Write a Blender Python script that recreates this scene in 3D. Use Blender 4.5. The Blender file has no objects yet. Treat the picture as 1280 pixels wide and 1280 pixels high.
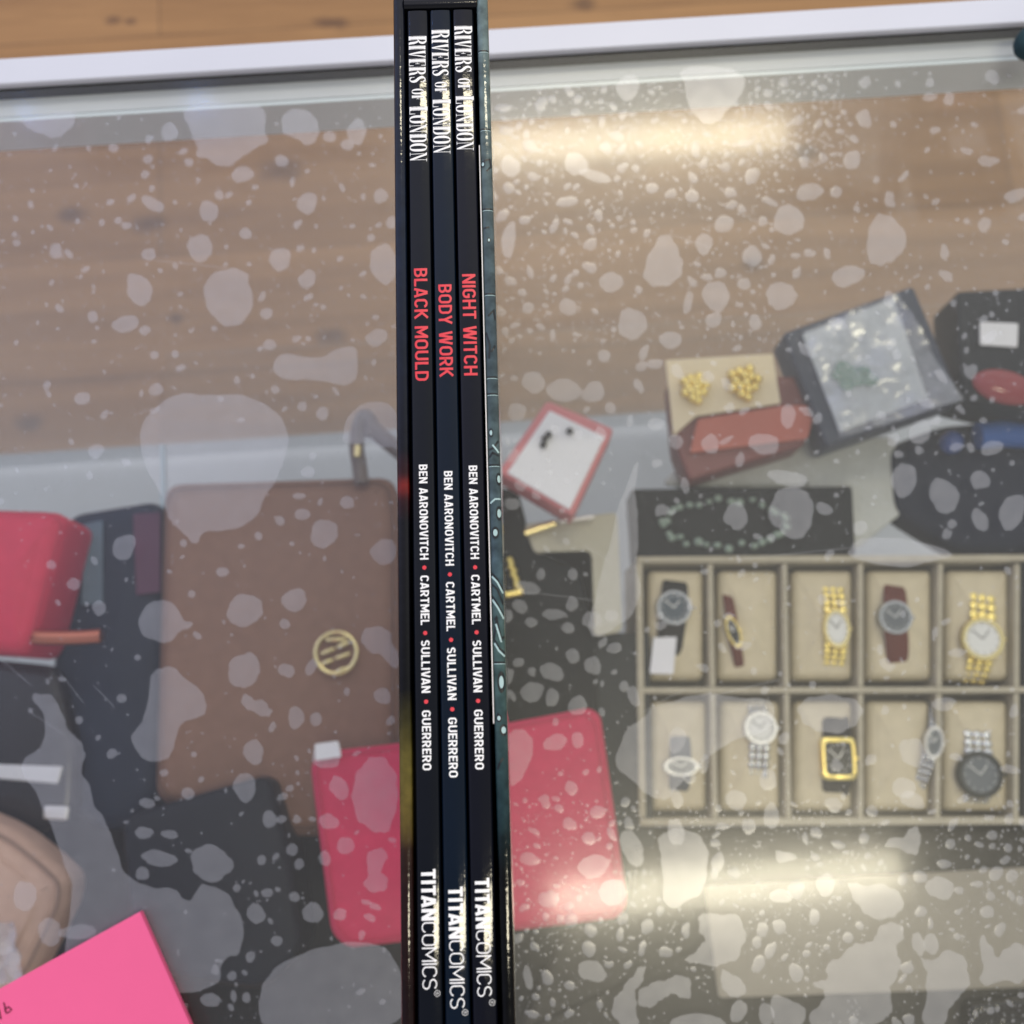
import bpy, bmesh, math, random
from mathutils import Vector, Matrix

S = bpy.context.scene
COL = S.collection
R = math.radians

# ------------------------------------------------------------------ camera
FPX = 1385.0                      # focal length in pixels of the 1280 px photograph
PITCH = R(11.5)
CAMZ = 0.432                      # above the glass top (z = 0)
CAM = Vector((0, 0, CAMZ))
cam_d = bpy.data.cameras.new('camera')
cam = bpy.data.objects.new('camera', cam_d)
COL.objects.link(cam)
cam.location = CAM
cam.rotation_euler = (PITCH, 0, 0)
cam_d.sensor_width = 36
cam_d.lens = FPX / 1280 * 36
cam_d.clip_start = 0.01
cam_d.clip_end = 60
cam_d.dof.use_dof = True
cam_d.dof.focus_distance = 0.294
cam_d.dof.aperture_fstop = 14.5
S.camera = cam


def at(px, py, z=0.0):
    """the point at height z that the photograph shows at pixel (px, py)"""
    h = (px - 640) / FPX
    v = (640 - py) / FPX
    sp, cp = math.sin(PITCH), math.cos(PITCH)
    t = (CAMZ - z) / (cp - v * sp)
    return Vector((h * t, (sp + v * cp) * t, z))


def srgb(r, g, b):
    f = lambda c: (c / 255 / 12.92) if c <= 10 else ((c / 255 + .055) / 1.055) ** 2.4
    return (f(r), f(g), f(b), 1)


# ------------------------------------------------------------------ world
W = bpy.data.worlds.new('World')
S.world = W
W.use_nodes = True
nt = W.node_tree
N, L = nt.nodes, nt.links
bg = N['Background']
bg.inputs['Strength'].default_value = .88
tc = N.new('ShaderNodeTexCoord')
sx = N.new('ShaderNodeSeparateXYZ')
L.new(tc.outputs['Generated'], sx.inputs[0])


def wramp(stops, src, lo, hi):
    m = N.new('ShaderNodeMapRange')
    m.inputs['From Min'].default_value = lo
    m.inputs['From Max'].default_value = hi
    L.new(src, m.inputs['Value'])
    c = N.new('ShaderNodeValToRGB')
    c.color_ramp.interpolation = 'EASE'
    el = c.color_ramp.elements
    while len(el) < len(stops):
        el.new(0.5)
    for e, (p, k) in zip(el, stops):
        e.position = p
        e.color = (*k, 1)
    L.new(m.outputs[0], c.inputs[0])
    return c.outputs[0]


def wmul(a, b):
    m = N.new('ShaderNodeMix')
    m.data_type = 'RGBA'
    m.blend_type = 'MULTIPLY'
    m.inputs[0].default_value = 1
    L.new(a, m.inputs[6])
    L.new(b, m.inputs[7])
    return m.outputs[2]


side = wramp([(0, (.94, .98, 1.26)), (.4, (.98, .99, 1.14)), (.62, (1.04, 1.05, 1.04)), (1, (.94, .95, .93))], sx.outputs[0], -.6, .6)
fore = wramp([(0, (.62, .60, .58)), (.34, (.38, .38, .39)), (.50, (.62, .62, .64)), (.66, (1.08, 1.08, 1.13)), (.86, (1.36, 1.35, 1.41)), (1, (1.25, 1.23, 1.26))], sx.outputs[1], -.7, .7)
up = wramp([(0, (.30, .25, .20)), (.45, (.50, .46, .42)), (.60, (.98, .98, .99)), (.87, (.98, .98, .99)), (.935, (.94, .94, .94)), (1, (.72, .72, .73))], sx.outputs[2], -1, 1)
L.new(wmul(wmul(side, fore), up), bg.inputs['Color'])

S.view_settings.view_transform = 'Standard'
S.view_settings.look = 'None'
S.view_settings.exposure = 0
S.view_settings.gamma = 1
S.view_settings.use_curve_mapping = False
S.cycles.transparent_max_bounces = 24
S.cycles.max_bounces = 10
S.cycles.use_denoising = True
S.cycles.sample_clamp_indirect = 6


# the two ceiling tubes whose mirror images lie in the glass
def mirror_at(px, py, zc):
    g = at(px, py, 0)
    return g + (g - CAM).to_2d().to_3d() * (zc / CAMZ) + Vector((0, 0, zc))


def tube_lamp(a, b, zc, width, radiance, colour):
    pa, pb = mirror_at(*a, zc), mirror_at(*b, zc)
    d = pb - pa
    ld = bpy.data.lights.new('ceiling_tube', 'AREA')
    ld.shape = 'RECTANGLE'
    ld.size, ld.size_y = d.length, width
    ld.energy = radiance * math.pi * d.length * width
    ld.color = colour
    o = bpy.data.objects.new('ceiling_tube', ld)
    COL.objects.link(o)
    o.location = (pa + pb) / 2
    o.rotation_euler = (0, 0, math.atan2(d.y, d.x))


tube_lamp((596, 184), (985, 164), 4.2, .145, 64, (1, .90, .66))
tube_lamp((690, 1126), (1128, 1086), 2.0, .075, 56, (1, .91, .68))

# small blue sign lights that glint in the glass at the upper left
for a, b, w in (((26, 126), (36, 150), .03), ((238, 116), (256, 128), .05)):
    tube_lamp(a, b, 2.0, w, 30, (.16, .36, 1))

# ------------------------------------------------------------------ materials
_m = {}


def newmat(name):
    m = bpy.data.materials.new(name)
    m.use_nodes = True
    return m, m.node_tree.nodes, m.node_tree.links, m.node_tree.nodes['Principled BSDF']


def bump(nodes, links, height, bsdf, strength, dist=.001):
    b = nodes.new('ShaderNodeBump')
    b.inputs['Strength'].default_value = strength
    b.inputs['Distance'].default_value = dist
    links.new(height, b.inputs['Height'])
    links.new(b.outputs[0], bsdf.inputs['Normal'])


def mat(name, rgb, rough=.5, metal=0, coat=0, scale=None, bstr=.2, var=.12, dist=.0006, lin=False, spec=.5):
    """a surface with slightly uneven colour and a fine relief"""
    if name in _m:
        return _m[name]
    m, n, l, p = newmat(name)
    c = rgb if lin else srgb(*rgb)
    c = (*c[:3], 1)
    p.inputs['Roughness'].default_value = rough
    p.inputs['Metallic'].default_value = metal
    p.inputs['Coat Weight'].default_value = coat
    p.inputs['Specular IOR Level'].default_value = spec
    t = n.new('ShaderNodeTexCoord')
    nz = n.new('ShaderNodeTexNoise')
    nz.inputs['Scale'].default_value = (scale or 300) / 6
    nz.inputs['Detail'].default_value = 5
    l.new(t.outputs['Object'], nz.inputs['Vector'])
    mx = n.new('ShaderNodeMix')
    mx.data_type = 'RGBA'
    mx.inputs[6].default_value = (*[k * (1 - var) for k in c[:3]], 1)
    mx.inputs[7].default_value = (*[min(1, k * (1 + var)) for k in c[:3]], 1)
    l.new(nz.outputs[0], mx.inputs[0])
    l.new(mx.outputs[2], p.inputs['Base Color'])
    if scale:
        n2 = n.new('ShaderNodeTexNoise')
        n2.inputs['Scale'].default_value = scale
        n2.inputs['Detail'].default_value = 3
        l.new(t.outputs['Object'], n2.inputs['Vector'])
        bump(n, l, n2.outputs[0], p, bstr, dist)
    _m[name] = m
    return m


def leather(name, rgb, rough=.42, scale=900, bstr=.35):
    if name in _m:
        return _m[name]
    m = mat(name, rgb, rough, scale=scale, bstr=bstr, var=.14, spec=.16)
    n, l = m.node_tree.nodes, m.node_tree.links
    v = n.new('ShaderNodeTexVoronoi')
    v.feature = 'DISTANCE_TO_EDGE'
    v.inputs['Scale'].default_value = scale
    t = [k for k in n if k.type == 'TEX_COORD'][0]
    l.new(t.outputs['Object'], v.inputs['Vector'])
    b = [k for k in n if k.type == 'BUMP'][0]
    l.new(v.outputs[0], b.inputs['Height'])
    return m


def film(name, f0, lobes, tint=(1, 1, 1), white=0.0, noise=None):
    """clear sheet: lets light straight through and mirrors a little of it.
    lobes: (roughness, share) pairs"""
    m, n, l, p = newmat(name)
    n.remove(p)
    out = n['Material Output']
    tr = n.new('ShaderNodeBsdfTransparent')
    tr.inputs[0].default_value = (*tint, 1)
    lw = n.new('ShaderNodeLayerWeight')
    pw = n.new('ShaderNodeMath')
    pw.operation = 'POWER'
    pw.inputs[1].default_value = 5
    l.new(lw.outputs['Facing'], pw.inputs[0])
    ma = n.new('ShaderNodeMath')
    ma.operation = 'MULTIPLY_ADD'
    ma.inputs[1].default_value = 1 - f0
    ma.inputs[2].default_value = f0
    l.new(pw.outputs[0], ma.inputs[0])
    fac = ma.outputs[0]
    if noise:
        t = n.new('ShaderNodeTexCoord')
        nz = n.new('ShaderNodeTexNoise')
        nz.inputs['Scale'].default_value = noise[0]
        nz.inputs['Detail'].default_value = 4
        l.new(t.outputs['Object'], nz.inputs['Vector'])
        mr = n.new('ShaderNodeMapRange')
        mr.inputs['From Min'].default_value = .3
        mr.inputs['From Max'].default_value = .7
        mr.inputs['To Min'].default_value = noise[1]
        mr.inputs['To Max'].default_value = noise[2]
        l.new(nz.outputs[0], mr.inputs[0])
        mm = n.new('ShaderNodeMath')
        mm.operation = 'MULTIPLY'
        l.new(fac, mm.inputs[0])
        l.new(mr.outputs[0], mm.inputs[1])
        fac = mm.outputs[0]
    cur, acc = None, 0
    for rough, share in lobes:
        g = n.new('ShaderNodeBsdfGlossy')
        g.inputs['Roughness'].default_value = rough
        if cur is None:
            cur, acc = g.outputs[0], share
        else:
            mx = n.new('ShaderNodeMixShader')
            acc += share
            mx.inputs[0].default_value = share / acc
            l.new(cur, mx.inputs[1])
            l.new(g.outputs[0], mx.inputs[2])
            cur = mx.outputs[0]
    mx = n.new('ShaderNodeMixShader')
    l.new(fac, mx.inputs[0])
    l.new(tr.outputs[0], mx.inputs[1])
    l.new(cur, mx.inputs[2])
    cur = mx.outputs[0]
    if white:
        d = n.new('ShaderNodeBsdfDiffuse')
        d.inputs[0].default_value = (.74, .78, .92, 1)
        mx = n.new('ShaderNodeMixShader')
        mx.inputs[0].default_value = white
        l.new(cur, mx.inputs[1])
        l.new(d.outputs[0], mx.inputs[2])
        cur = mx.outputs[0]
    l.new(cur, out.inputs[0])
    return m


M_glass = film('glass', .047, [(.07, .10), (.12, .14), (.23, .20), (.45, .56)], tint=(.985, .992, .988))
M_pane = film('clear_pane', .012, [(.15, 1)], tint=(.98, .985, .98))
M_front = film('front_glass', .03, [(.1, 1)], tint=(.87, .875, .87))
M_mark = film('dried_water', .10, [(.12, .07), (.20, .16), (.44, .77)], white=.10, noise=(160, .8, 1.2))
M_plastic = film('clear_plastic', .10, [(.08, .5), (.25, .5)], white=.34)
M_white = mat('white_lacquer', (218, 221, 232), .35, scale=90, bstr=.08, var=.06)
M_gasket = mat('black_rubber', (26, 24, 22), .6, scale=500, var=.5)
M_alu = mat('grey_aluminium', (206, 210, 212), .4, metal=0, scale=60, var=.2)
M_lip = mat('pale_edge', (214, 224, 226), .25, scale=60, var=.05)
M_edge = mat('glass_edge', (170, 192, 204), .3, scale=60, var=.15)
M_base = mat('grey_board', (184, 188, 192), .40, scale=40, var=.1)
M_gold = mat('gold', (255, 226, 138), .28, metal=1, scale=200, bstr=.1)
M_gold2 = mat('pale_gold', (244, 226, 166), .24, metal=1, scale=200, bstr=.1)
M_copper = mat('copper', (196, 120, 92), .3, metal=1, scale=200)
M_steel = mat('steel', (200, 202, 204), .2, metal=1, scale=200, bstr=.1)
M_silver = mat('bright_silver', (222, 222, 222), .35, metal=.6, scale=120)
M_text = mat('white_ink', (253, 253, 255), .35, scale=None, var=.02)
M_red = mat('red_ink', (232, 58, 72), .35, scale=None, var=.04)
M_ink = mat('black_ink', (12, 20, 24), .3, scale=None)
M_pale = mat('pale_ink', (176, 205, 205), .3, scale=None)


def cover_mat(name, rgb, rough=.09):
    """laminated card: dark print under a glossy, faintly rippled film"""
    m, n, l, p = newmat(name)
    p.inputs['Roughness'].default_value = rough
    p.inputs['Specular IOR Level'].default_value = .27
    t = n.new('ShaderNodeTexCoord')
    nz = n.new('ShaderNodeTexNoise')
    nz.inputs['Scale'].default_value = 60
    nz.inputs['Detail'].default_value = 6
    l.new(t.outputs['Object'], nz.inputs[0])
    mx = n.new('ShaderNodeMix')
    mx.data_type = 'RGBA'
    c = srgb(*rgb)[:3]
    mx.inputs[6].default_value = (*[k * .8 for k in c], 1)
    mx.inputs[7].default_value = (*[k * 1.2 for k in c], 1)
    l.new(nz.outputs[0], mx.inputs[0])
    l.new(mx.outputs[2], p.inputs['Base Color'])
    n2 = n.new('ShaderNodeTexNoise')
    n2.inputs['Scale'].default_value = 420
    n2.inputs['Detail'].default_value = 4
    l.new(t.outputs['Object'], n2.inputs[0])
    bump(n, l, n2.outputs[0], p, .16, .00014)
    return m


# ------------------------------------------------------------------ objects
ORG = {}


def props(o, label=None, cat=None, group=None, kind=None):
    for k, v in (('label', label), ('category', cat), ('group', group), ('kind', kind)):
        if v:
            o[k] = v
    return o


def thing(name, loc, label, cat, group=None, rz=0):
    o = bpy.data.objects.new(name, None)
    COL.objects.link(o)
    o.location = loc
    o.rotation_euler = (0, 0, rz)
    o.empty_display_size = .02
    ORG[o.name] = Vector(loc)
    return props(o, label, cat, group)


class MB:
    """collects faces in world coordinates (or in a thing's own when local)"""

    def __init__(self):
        self.v, self.f = [], []

    def add(self, vs, fs):
        k = len(self.v)
        self.v += [Vector(p) for p in vs]
        self.f += [tuple(i + k for i in f) for f in fs]

    def box(self, c, s, rz=0, rot=None):
        mat3 = rot or Matrix.Rotation(rz, 3, 'Z')
        vs = [Vector(c) + mat3 @ Vector((a * s[0] / 2, b * s[1] / 2, d * s[2] / 2)) for a in (-1, 1) for b in (-1, 1) for d in (-1, 1)]
        self.add(vs, [(0, 1, 3, 2), (4, 6, 7, 5), (0, 4, 5, 1), (2, 3, 7, 6), (0, 2, 6, 4), (1, 5, 7, 3)])

    def prism(self, poly, z0, z1):
        n = len(poly)
        vs = [(p[0], p[1], z0) for p in poly] + [(p[0], p[1], z1) for p in poly]
        self.add(vs, [tuple(range(n))[::-1], tuple(range(n, 2 * n))] + [(i, (i + 1) % n, n + (i + 1) % n, n + i) for i in range(n)])

    def rings(self, rings, cap0=True, cap1=True):
        n = len(rings[0])
        vs = [p for r in rings for p in r]
        fs = []
        for k in range(len(rings) - 1):
            for i in range(n):
                j = (i + 1) % n
                fs.append((k * n + i, k * n + j, (k + 1) * n + j, (k + 1) * n + i))
        if cap0:
            fs.append(tuple(range(n))[::-1])
        if cap1:
            fs.append(tuple(range((len(rings) - 1) * n, len(rings) * n)))
        self.add(vs, fs)

    def slab(self, poly, z0, z1, r, puff=0.0):
        """a cushion-edged slab over a convex outline (edge radius r, puffed middle)"""
        n = len(poly)
        c = sum((Vector(p).to_2d() for p in poly), Vector((0, 0))) / n
        rr = []
        r = min(r, (z1 - z0) / 2)
        nor = []
        for i in range(n):
            a, b, d = Vector(poly[i - 1]).to_2d(), Vector(poly[i]).to_2d(), Vector(poly[(i + 1) % n]).to_2d()
            t = (d - a)
            nn = Vector((t.y, -t.x))
            if nn.length < 1e-9:
                nn = b - c
            nor.append(nn.normalized())

        def ring(off, z):
            return [((Vector(p).to_2d() - nor[i] * off).x, (Vector(p).to_2d() - nor[i] * off).y, z) for i, p in enumerate(poly)]
        seg = 5
        for k in range(seg + 1):
            a = -math.pi / 2 + k / seg * math.pi / 2
            rr.append(ring(r - r * math.cos(a), z0 + r + r * math.sin(a)))
        for k in range(seg + 1):
            a = k / seg * math.pi / 2
            rr.append(ring(r - r * math.cos(a), z1 - r + r * math.sin(a)))
        last = rr[-1]
        x0, x1 = min(p[0] for p in last), max(p[0] for p in last)
        y0, y1 = min(p[1] for p in last), max(p[1] for p in last)
        for s in (.9, .75, .6, .45, .3, .15, .04):
            q = []
            for p in last:
                x, y = c.x + (p[0] - c.x) * s, c.y + (p[1] - c.y) * s
                u, v = (2 * x - x0 - x1) / (x1 - x0), (2 * y - y0 - y1) / (y1 - y0)
                q.append((x, y, z1 + puff * max(0, 1 - u * u) * max(0, 1 - v * v)))
            rr.append(q)
        self.rings(rr)

    def tube(self, pts, r, n=8, closed=False):
        pts = [Vector(p) for p in pts]
        rings = []
        m = len(pts)
        for i, p in enumerate(pts):
            a = pts[i - 1] if (i or closed) else p
            b = pts[(i + 1) % m] if (i < m - 1 or closed) else p
            d = (b - a).normalized()
            u = d.cross(Vector((0, 0, 1)))
            if u.length < 1e-4:
                u = Vector((1, 0, 0))
            u.normalize()
            w = u.cross(d)
            q = r[i] if isinstance(r, (list, tuple)) else r
            rings.append([p + u * (q * math.cos(t)) + w * (q * math.sin(t)) for t in [2 * math.pi * k / n for k in range(n)]])
        if closed:
            rings.append(rings[0])
            self.rings(rings, False, False)
        else:
            self.rings(rings)

    def ball(self, c, r, nu=12, nv=8, sz=None, rot=None):
        sz = sz or (1, 1, 1)
        rings = []
        for j in range(1, nv):
            t = -math.pi / 2 + math.pi * j / nv
            ring = []
            for i in range(nu):
                a = 2 * math.pi * i / nu
                q = Vector((r * sz[0] * math.cos(t) * math.cos(a), r * sz[1] * math.cos(t) * math.sin(a), r * sz[2] * math.sin(t)))
                if rot:
                    q = rot @ q
                ring.append(Vector(c) + q)
            rings.append(ring)
        self.rings(rings)

    def lathe(self, c, prof, n=28, sx=1, sy=1, rz=0):
        """prof: (radius, height) from the bottom up, round the vertical through c"""
        ca, sa = math.cos(rz), math.sin(rz)
        rr = []
        for rad, h in prof:
            ring = []
            for i in range(n):
                a = 2 * math.pi * i / n
                x, y = rad * sx * math.cos(a), rad * sy * math.sin(a)
                ring.append((c[0] + x * ca - y * sa, c[1] + x * sa + y * ca, c[2] + h))
            rr.append(ring)
        self.rings(rr)

    def conform(self, hw, surf):
        """cut flat lettering finely across the spine and lay it on the curve"""
        bm = bmesh.new()
        vs = [bm.verts.new(p) for p in self.v]
        for f in self.f:
            try:
                bm.faces.new([vs[i] for i in f])
            except ValueError:
                pass
        bmesh.ops.triangulate(bm, faces=bm.faces[:])
        for k in range(-11, 12):
            bmesh.ops.bisect_plane(bm, geom=bm.verts[:] + bm.edges[:] + bm.faces[:], plane_co=(hw * k / 12, 0, 0), plane_no=(1, 0, 0))
        for v in bm.verts:
            v.co.z += surf(v.co.x)
        bm.verts.index_update()
        self.v = [v.co.copy() for v in bm.verts]
        self.f = [tuple(v.index for v in f.verts) for f in bm.faces]
        bm.free()

    def build(self, name, m, parent=None, smooth=True, local=False, bevel=None):
        me = bpy.data.meshes.new(name)
        o = bpy.data.objects.new(name, me)
        COL.objects.link(o)
        org = Vector((0, 0, 0))
        if parent is not None:
            o.parent = parent
            org = ORG[parent.name]
        elif not local and self.v:
            lo = [min(p[i] for p in self.v) for i in range(3)]
            hi = [max(p[i] for p in self.v) for i in range(3)]
            org = Vector(((lo[0] + hi[0]) / 2, (lo[1] + hi[1]) / 2, lo[2]))
            o.location = org
        ORG[o.name] = org
        me.from_pydata([tuple(p) if local else tuple(p - org) for p in self.v], [], self.f)
        me.materials.append(m)
        bm = bmesh.new()
        bm.from_mesh(me)
        bmesh.ops.recalc_face_normals(bm, faces=bm.faces)
        bm.to_mesh(me)
        bm.free()
        if smooth:
            for p in me.polygons:
                p.use_smooth = True
            me.set_sharp_from_angle(angle=R(38))
        if bevel:
            b = o.modifiers.new('bevel', 'BEVEL')
            b.width = bevel
            b.segments = 3
            b.limit_method = 'ANGLE'
        return o


def outline(pix, z, r=.004, seg=5):
    """pixel corners -> a rounded outline at height z, anticlockwise"""
    P = [at(x, y, z).to_2d() for x, y in pix]
    area = sum(P[i - 1].x * P[i].y - P[i].x * P[i - 1].y for i in range(len(P)))
    if area < 0:
        P.reverse()
    out = []
    n = len(P)
    for i in range(n):
        a, b, c = P[i - 1], P[i], P[(i + 1) % n]
        u, w = (a - b), (c - b)
        k = min(r, u.length * .45, w.length * .45)
        p0, p1 = b + u.normalized() * k, b + w.normalized() * k
        for s in range(seg + 1):
            t = s / seg
            out.append(p0 * (1 - t) ** 2 + b * 2 * t * (1 - t) + p1 * t * t)
    return out


def centre(pix, z):
    c = sum((at(x, y, z) for x, y in pix), Vector((0, 0, 0))) / len(pix)
    return Vector((c.x, c.y, z))


# ------------------------------------------------------------------ floor
FLOOR_Z = -.95


def wood_floor():
    m, n, l, p = newmat('oak_boards')
    p.inputs['Roughness'].default_value = .42
    t = n.new('ShaderNodeTexCoord')
    mp = n.new('ShaderNodeMapping')
    mp.inputs['Rotation'].default_value = (0, 0, R(-3.9))
    l.new(t.outputs['Object'], mp.inputs[0])
    br = n.new('ShaderNodeTexBrick')
    br.offset = .37
    br.inputs['Scale'].default_value = 1
    br.inputs['Brick Width'].default_value = 1.15
    br.inputs['Row Height'].default_value = .165
    br.inputs['Mortar Size'].default_value = .0010
    br.inputs['Mortar Smooth'].default_value = .2
    br.inputs['Color1'].default_value = srgb(188, 142, 88)
    br.inputs['Color2'].default_value = srgb(172, 127, 74)
    br.inputs['Mortar'].default_value = srgb(130, 94, 54)
    l.new(mp.outputs[0], br.inputs[0])
    st = n.new('ShaderNodeMapping')
    st.inputs['Scale'].default_value = (2.2, 26, 1)
    l.new(mp.outputs[0], st.inputs[0])
    nz = n.new('ShaderNodeTexNoise')
    nz.inputs['Scale'].default_value = 1.6
    nz.inputs['Detail'].default_value = 9
    nz.inputs['Roughness'].default_value = .62
    nz.inputs['Distortion'].default_value = .6
    l.new(st.outputs[0], nz.inputs[0])
    rp = n.new('ShaderNodeValToRGB')
    rp.color_ramp.elements[0].position = .32
    rp.color_ramp.elements[0].color = (.76, .72, .66, 1)
    rp.color_ramp.elements[1].position = .68
    rp.color_ramp.elements[1].color = (1.06, 1.06, 1.06, 1)
    l.new(nz.outputs[0], rp.inputs[0])
    mx = n.new('ShaderNodeMix')
    mx.data_type = 'RGBA'
    mx.blend_type = 'MULTIPLY'
    mx.inputs[0].default_value = 1
    l.new(br.outputs[0], mx.inputs[6])
    l.new(rp.outputs[0], mx.inputs[7])
    cur = mx.outputs[2]
    # knots in the boards
    wob = n.new('ShaderNodeTexNoise')
    wob.inputs['Scale'].default_value = 40
    l.new(t.outputs['Object'], wob.inputs[0])
    for px, py, rad in ((142, 25, .010), (163, 27, .008), (405, 28, .012), (424, 28, .013), (727, 5, .016), (186, 280, .020), (352, 212, .024), (388, 140, .022), (90, 268, .018), (414, 420, .018), (220, 398, .010), (36, 528, .016), (940, 330, .014), (1010, 190, .016)):
        w = at(px, py, FLOOR_Z)
        d = n.new('ShaderNodeVectorMath')
        d.operation = 'SUBTRACT'
        d.inputs[1].default_value = (w.x, w.y, 0)
        l.new(t.outputs['Object'], d.inputs[0])
        sc = n.new('ShaderNodeVectorMath')
        sc.operation = 'MULTIPLY'
        sc.inputs[1].default_value = (.7 / rad, 1.15 / rad, 0)
        l.new(d.outputs[0], sc.inputs[0])
        ln = n.new('ShaderNodeVectorMath')
        ln.operation = 'LENGTH'
        l.new(sc.outputs[0], ln.inputs[0])
        ad = n.new('ShaderNodeMath')
        ad.operation = 'ADD'
        l.new(ln.outputs['Value'], ad.inputs[0])
        l.new(wob.outputs[0], ad.inputs[1])
        mr = n.new('ShaderNodeMapRange')
        mr.interpolation_type = 'SMOOTHSTEP'
        mr.inputs['From Min'].default_value = .7
        mr.inputs['From Max'].default_value = 1.7
        mr.inputs['To Min'].default_value = .62
        mr.inputs['To Max'].default_value = 0
        l.new(ad.outputs[0], mr.inputs[0])
        k = n.new('ShaderNodeMix')
        k.data_type = 'RGBA'
        l.new(mr.outputs[0], k.inputs[0])
        l.new(cur, k.inputs[6])
        k.inputs[7].default_value = srgb(74, 44, 24)
        cur = k.outputs[2]
    l.new(cur, p.inputs['Base Color'])
    b = MB()
    b.add([(-6, -6, FLOOR_Z), (6, -6, FLOOR_Z), (6, 6, FLOOR_Z), (-6, 6, FLOOR_Z)], [(0, 1, 2, 3)])
    o = b.build('floor', m, local=True, smooth=False)
    # origin under the camera, so object coordinates are world coordinates
    return props(o, 'warm oak board floor of the shop seen beyond and through the glass counter', 'floor', kind='structure')


wood_floor()

# ------------------------------------------------------------------ the glass counter
YAW = math.atan2(.0301, .4447)
E1 = Vector((math.cos(YAW), math.sin(YAW), 0))
E2 = Vector((-math.sin(YAW), math.cos(YAW), 0))
RAIL = at(490, 80.5, 0)             # near edge of the white rail
counter = thing('display_counter', (0, 0, -.6), 'glass topped display counter with white rail, water spotted top and glass shelves', 'display counter')


def frame_pt(u, v, z):
    """u along the rail, v towards the camera from the rail's near edge"""
    p = RAIL + E1 * u - E2 * v
    return Vector((p.x, p.y, z))


def bar(mb, u0, u1, v0, v1, z0, z1):
    q = [frame_pt(u0, v1, 0), frame_pt(u1, v1, 0), frame_pt(u1, v0, 0), frame_pt(u0, v0, 0)]
    mb.prism(q, z0, z1)


U0, U1 = -.62, .72
b = MB(); bar(b, U0, U1, -.0122, 0, -.03, .0030)
b.build('rail', M_white, counter, bevel=.0006)
b = MB(); bar(b, U0, U1, .0002, .0013, -.03, -.0006)
b.build('gasket', M_gasket, counter)
b = MB(); bar(b, U0, U1, .0015, .0098, -.03, -.0064)
b.build('frame_ledge', M_alu, counter)
b = MB(); bar(b, U0, U1, .0100, .0118, -.03, -.0068)
b.build('frame_lip', M_lip, counter)
b = MB(); bar(b, U0, U1, .0040, .0078, -.585, -.0305)
b.build('front_pane', M_front, counter)
b = MB(); bar(b, U0, U1, -.0100, .62, -.615, -.6)
b.build('base_board', M_base, counter)
b = MB(); bar(b, U0, U1, .0015, .62, -.0058, 0)
glass = b.build('glass_top', M_glass, counter, smooth=False)
SHELF = -.30
seam = at(204, 650, SHELF)
us = (seam - RAIL).dot(E1)
vs_ = -(at(204, 556, SHELF) - RAIL).dot(E2)
b = MB(); bar(b, us + .002, U1, .012, .60, SHELF - .006, SHELF)
b.build('glass_shelf', M_pane, counter, smooth=False)
b = MB(); bar(b, U0, us - .002, vs_, .60, SHELF - .006, SHELF)
sh = b.build('glass_shelf', M_pane, counter, smooth=False)
b = MB(); bar(b, us - .0015, us + .0008, vs_, .60, SHELF - .006, SHELF + .0004)
b.build('shelf_edge', M_edge, sh, smooth=False)

def ribbon(P, h, closed):
    """centre line -> left and right edges with mitred corners"""
    n = len(P)
    lf, rt = [], []
    for i in range(n):
        b_ = Vector(P[i])
        a = Vector(P[i - 1]) if (i > 0 or closed) else None
        c = Vector(P[(i + 1) % n]) if (i < n - 1 or closed) else None
        d1 = (b_ - a).normalized() if a is not None and (b_ - a).length > 1e-9 else None
        d2 = (c - b_).normalized() if c is not None and (c - b_).length > 1e-9 else None
        d1 = d1 or d2
        d2 = d2 or d1
        n1, n2 = Vector((-d1.y, d1.x)), Vector((-d2.y, d2.x))
        mm = (n1 + n2)
        if mm.length < .2:
            mm = n1
        mm.normalize()
        k = h / max(.35, mm.dot(n1))
        lf.append(b_ + mm * k)
        rt.append(b_ - mm * k)
    return lf, rt


# dried water marks on the glass: irregular flat patches and low beads
rnd = random.Random(11)
marks = MB()
TAKEN = []


def smooth_poly(P, k=3):
    for _ in range(k):
        q = []
        for i in range(len(P)):
            a, b_ = P[i], P[(i + 1) % len(P)]
            q += [(a[0] * .75 + b_[0] * .25, a[1] * .75 + b_[1] * .25), (a[0] * .25 + b_[0] * .75, a[1] * .25 + b_[1] * .75)]
        P = q
    return P


ZM = .00012
_zc = [0]


def lay(poly_px, dome=0.0):
    _zc[0] += 1
    z = ZM + (_zc[0] % 40) * 2.5e-6
    P = [at(x, y, z) for x, y in poly_px]
    n = len(P)
    if dome <= 0:
        marks.add(P, [tuple(range(n))])
        return
    c = sum(P, Vector((0, 0, 0))) / n
    rr = [P]
    for s, h in ((.82, .55), (.5, .88), (.2, 1)):
        rr.append([Vector((c.x + (p.x - c.x) * s, c.y + (p.y - c.y) * s, z + dome * h)) for p in P])
    marks.rings(rr, cap0=False)


def blob(cx, cy, rx, ry, ang=0, rough=.14, dome=0.0, n=18):
    ph = [rnd.uniform(0, 6.28) for _ in range(5)]
    am = [rough * rnd.uniform(.2, .9) * f for f in (1, .5, .32, .26, .2)]
    ca, sa = math.cos(ang), math.sin(ang)
    P = []
    for i in range(n):
        t = 2 * math.pi * i / n
        r = 1 + sum(am[k] * math.sin((k + 2) * t + ph[k]) for k in range(5)) + .022 * math.sin(9 * t + ph[0]) + .018 * math.sin(13 * t + ph[1])
        x, y = rx * r * math.cos(t), ry * r * math.sin(t)
        P.append((cx + x * ca - y * sa, cy + x * sa + y * ca))
    TAKEN.append((cx, cy, max(rx, ry)))
    lay(P, dome * .38)


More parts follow.
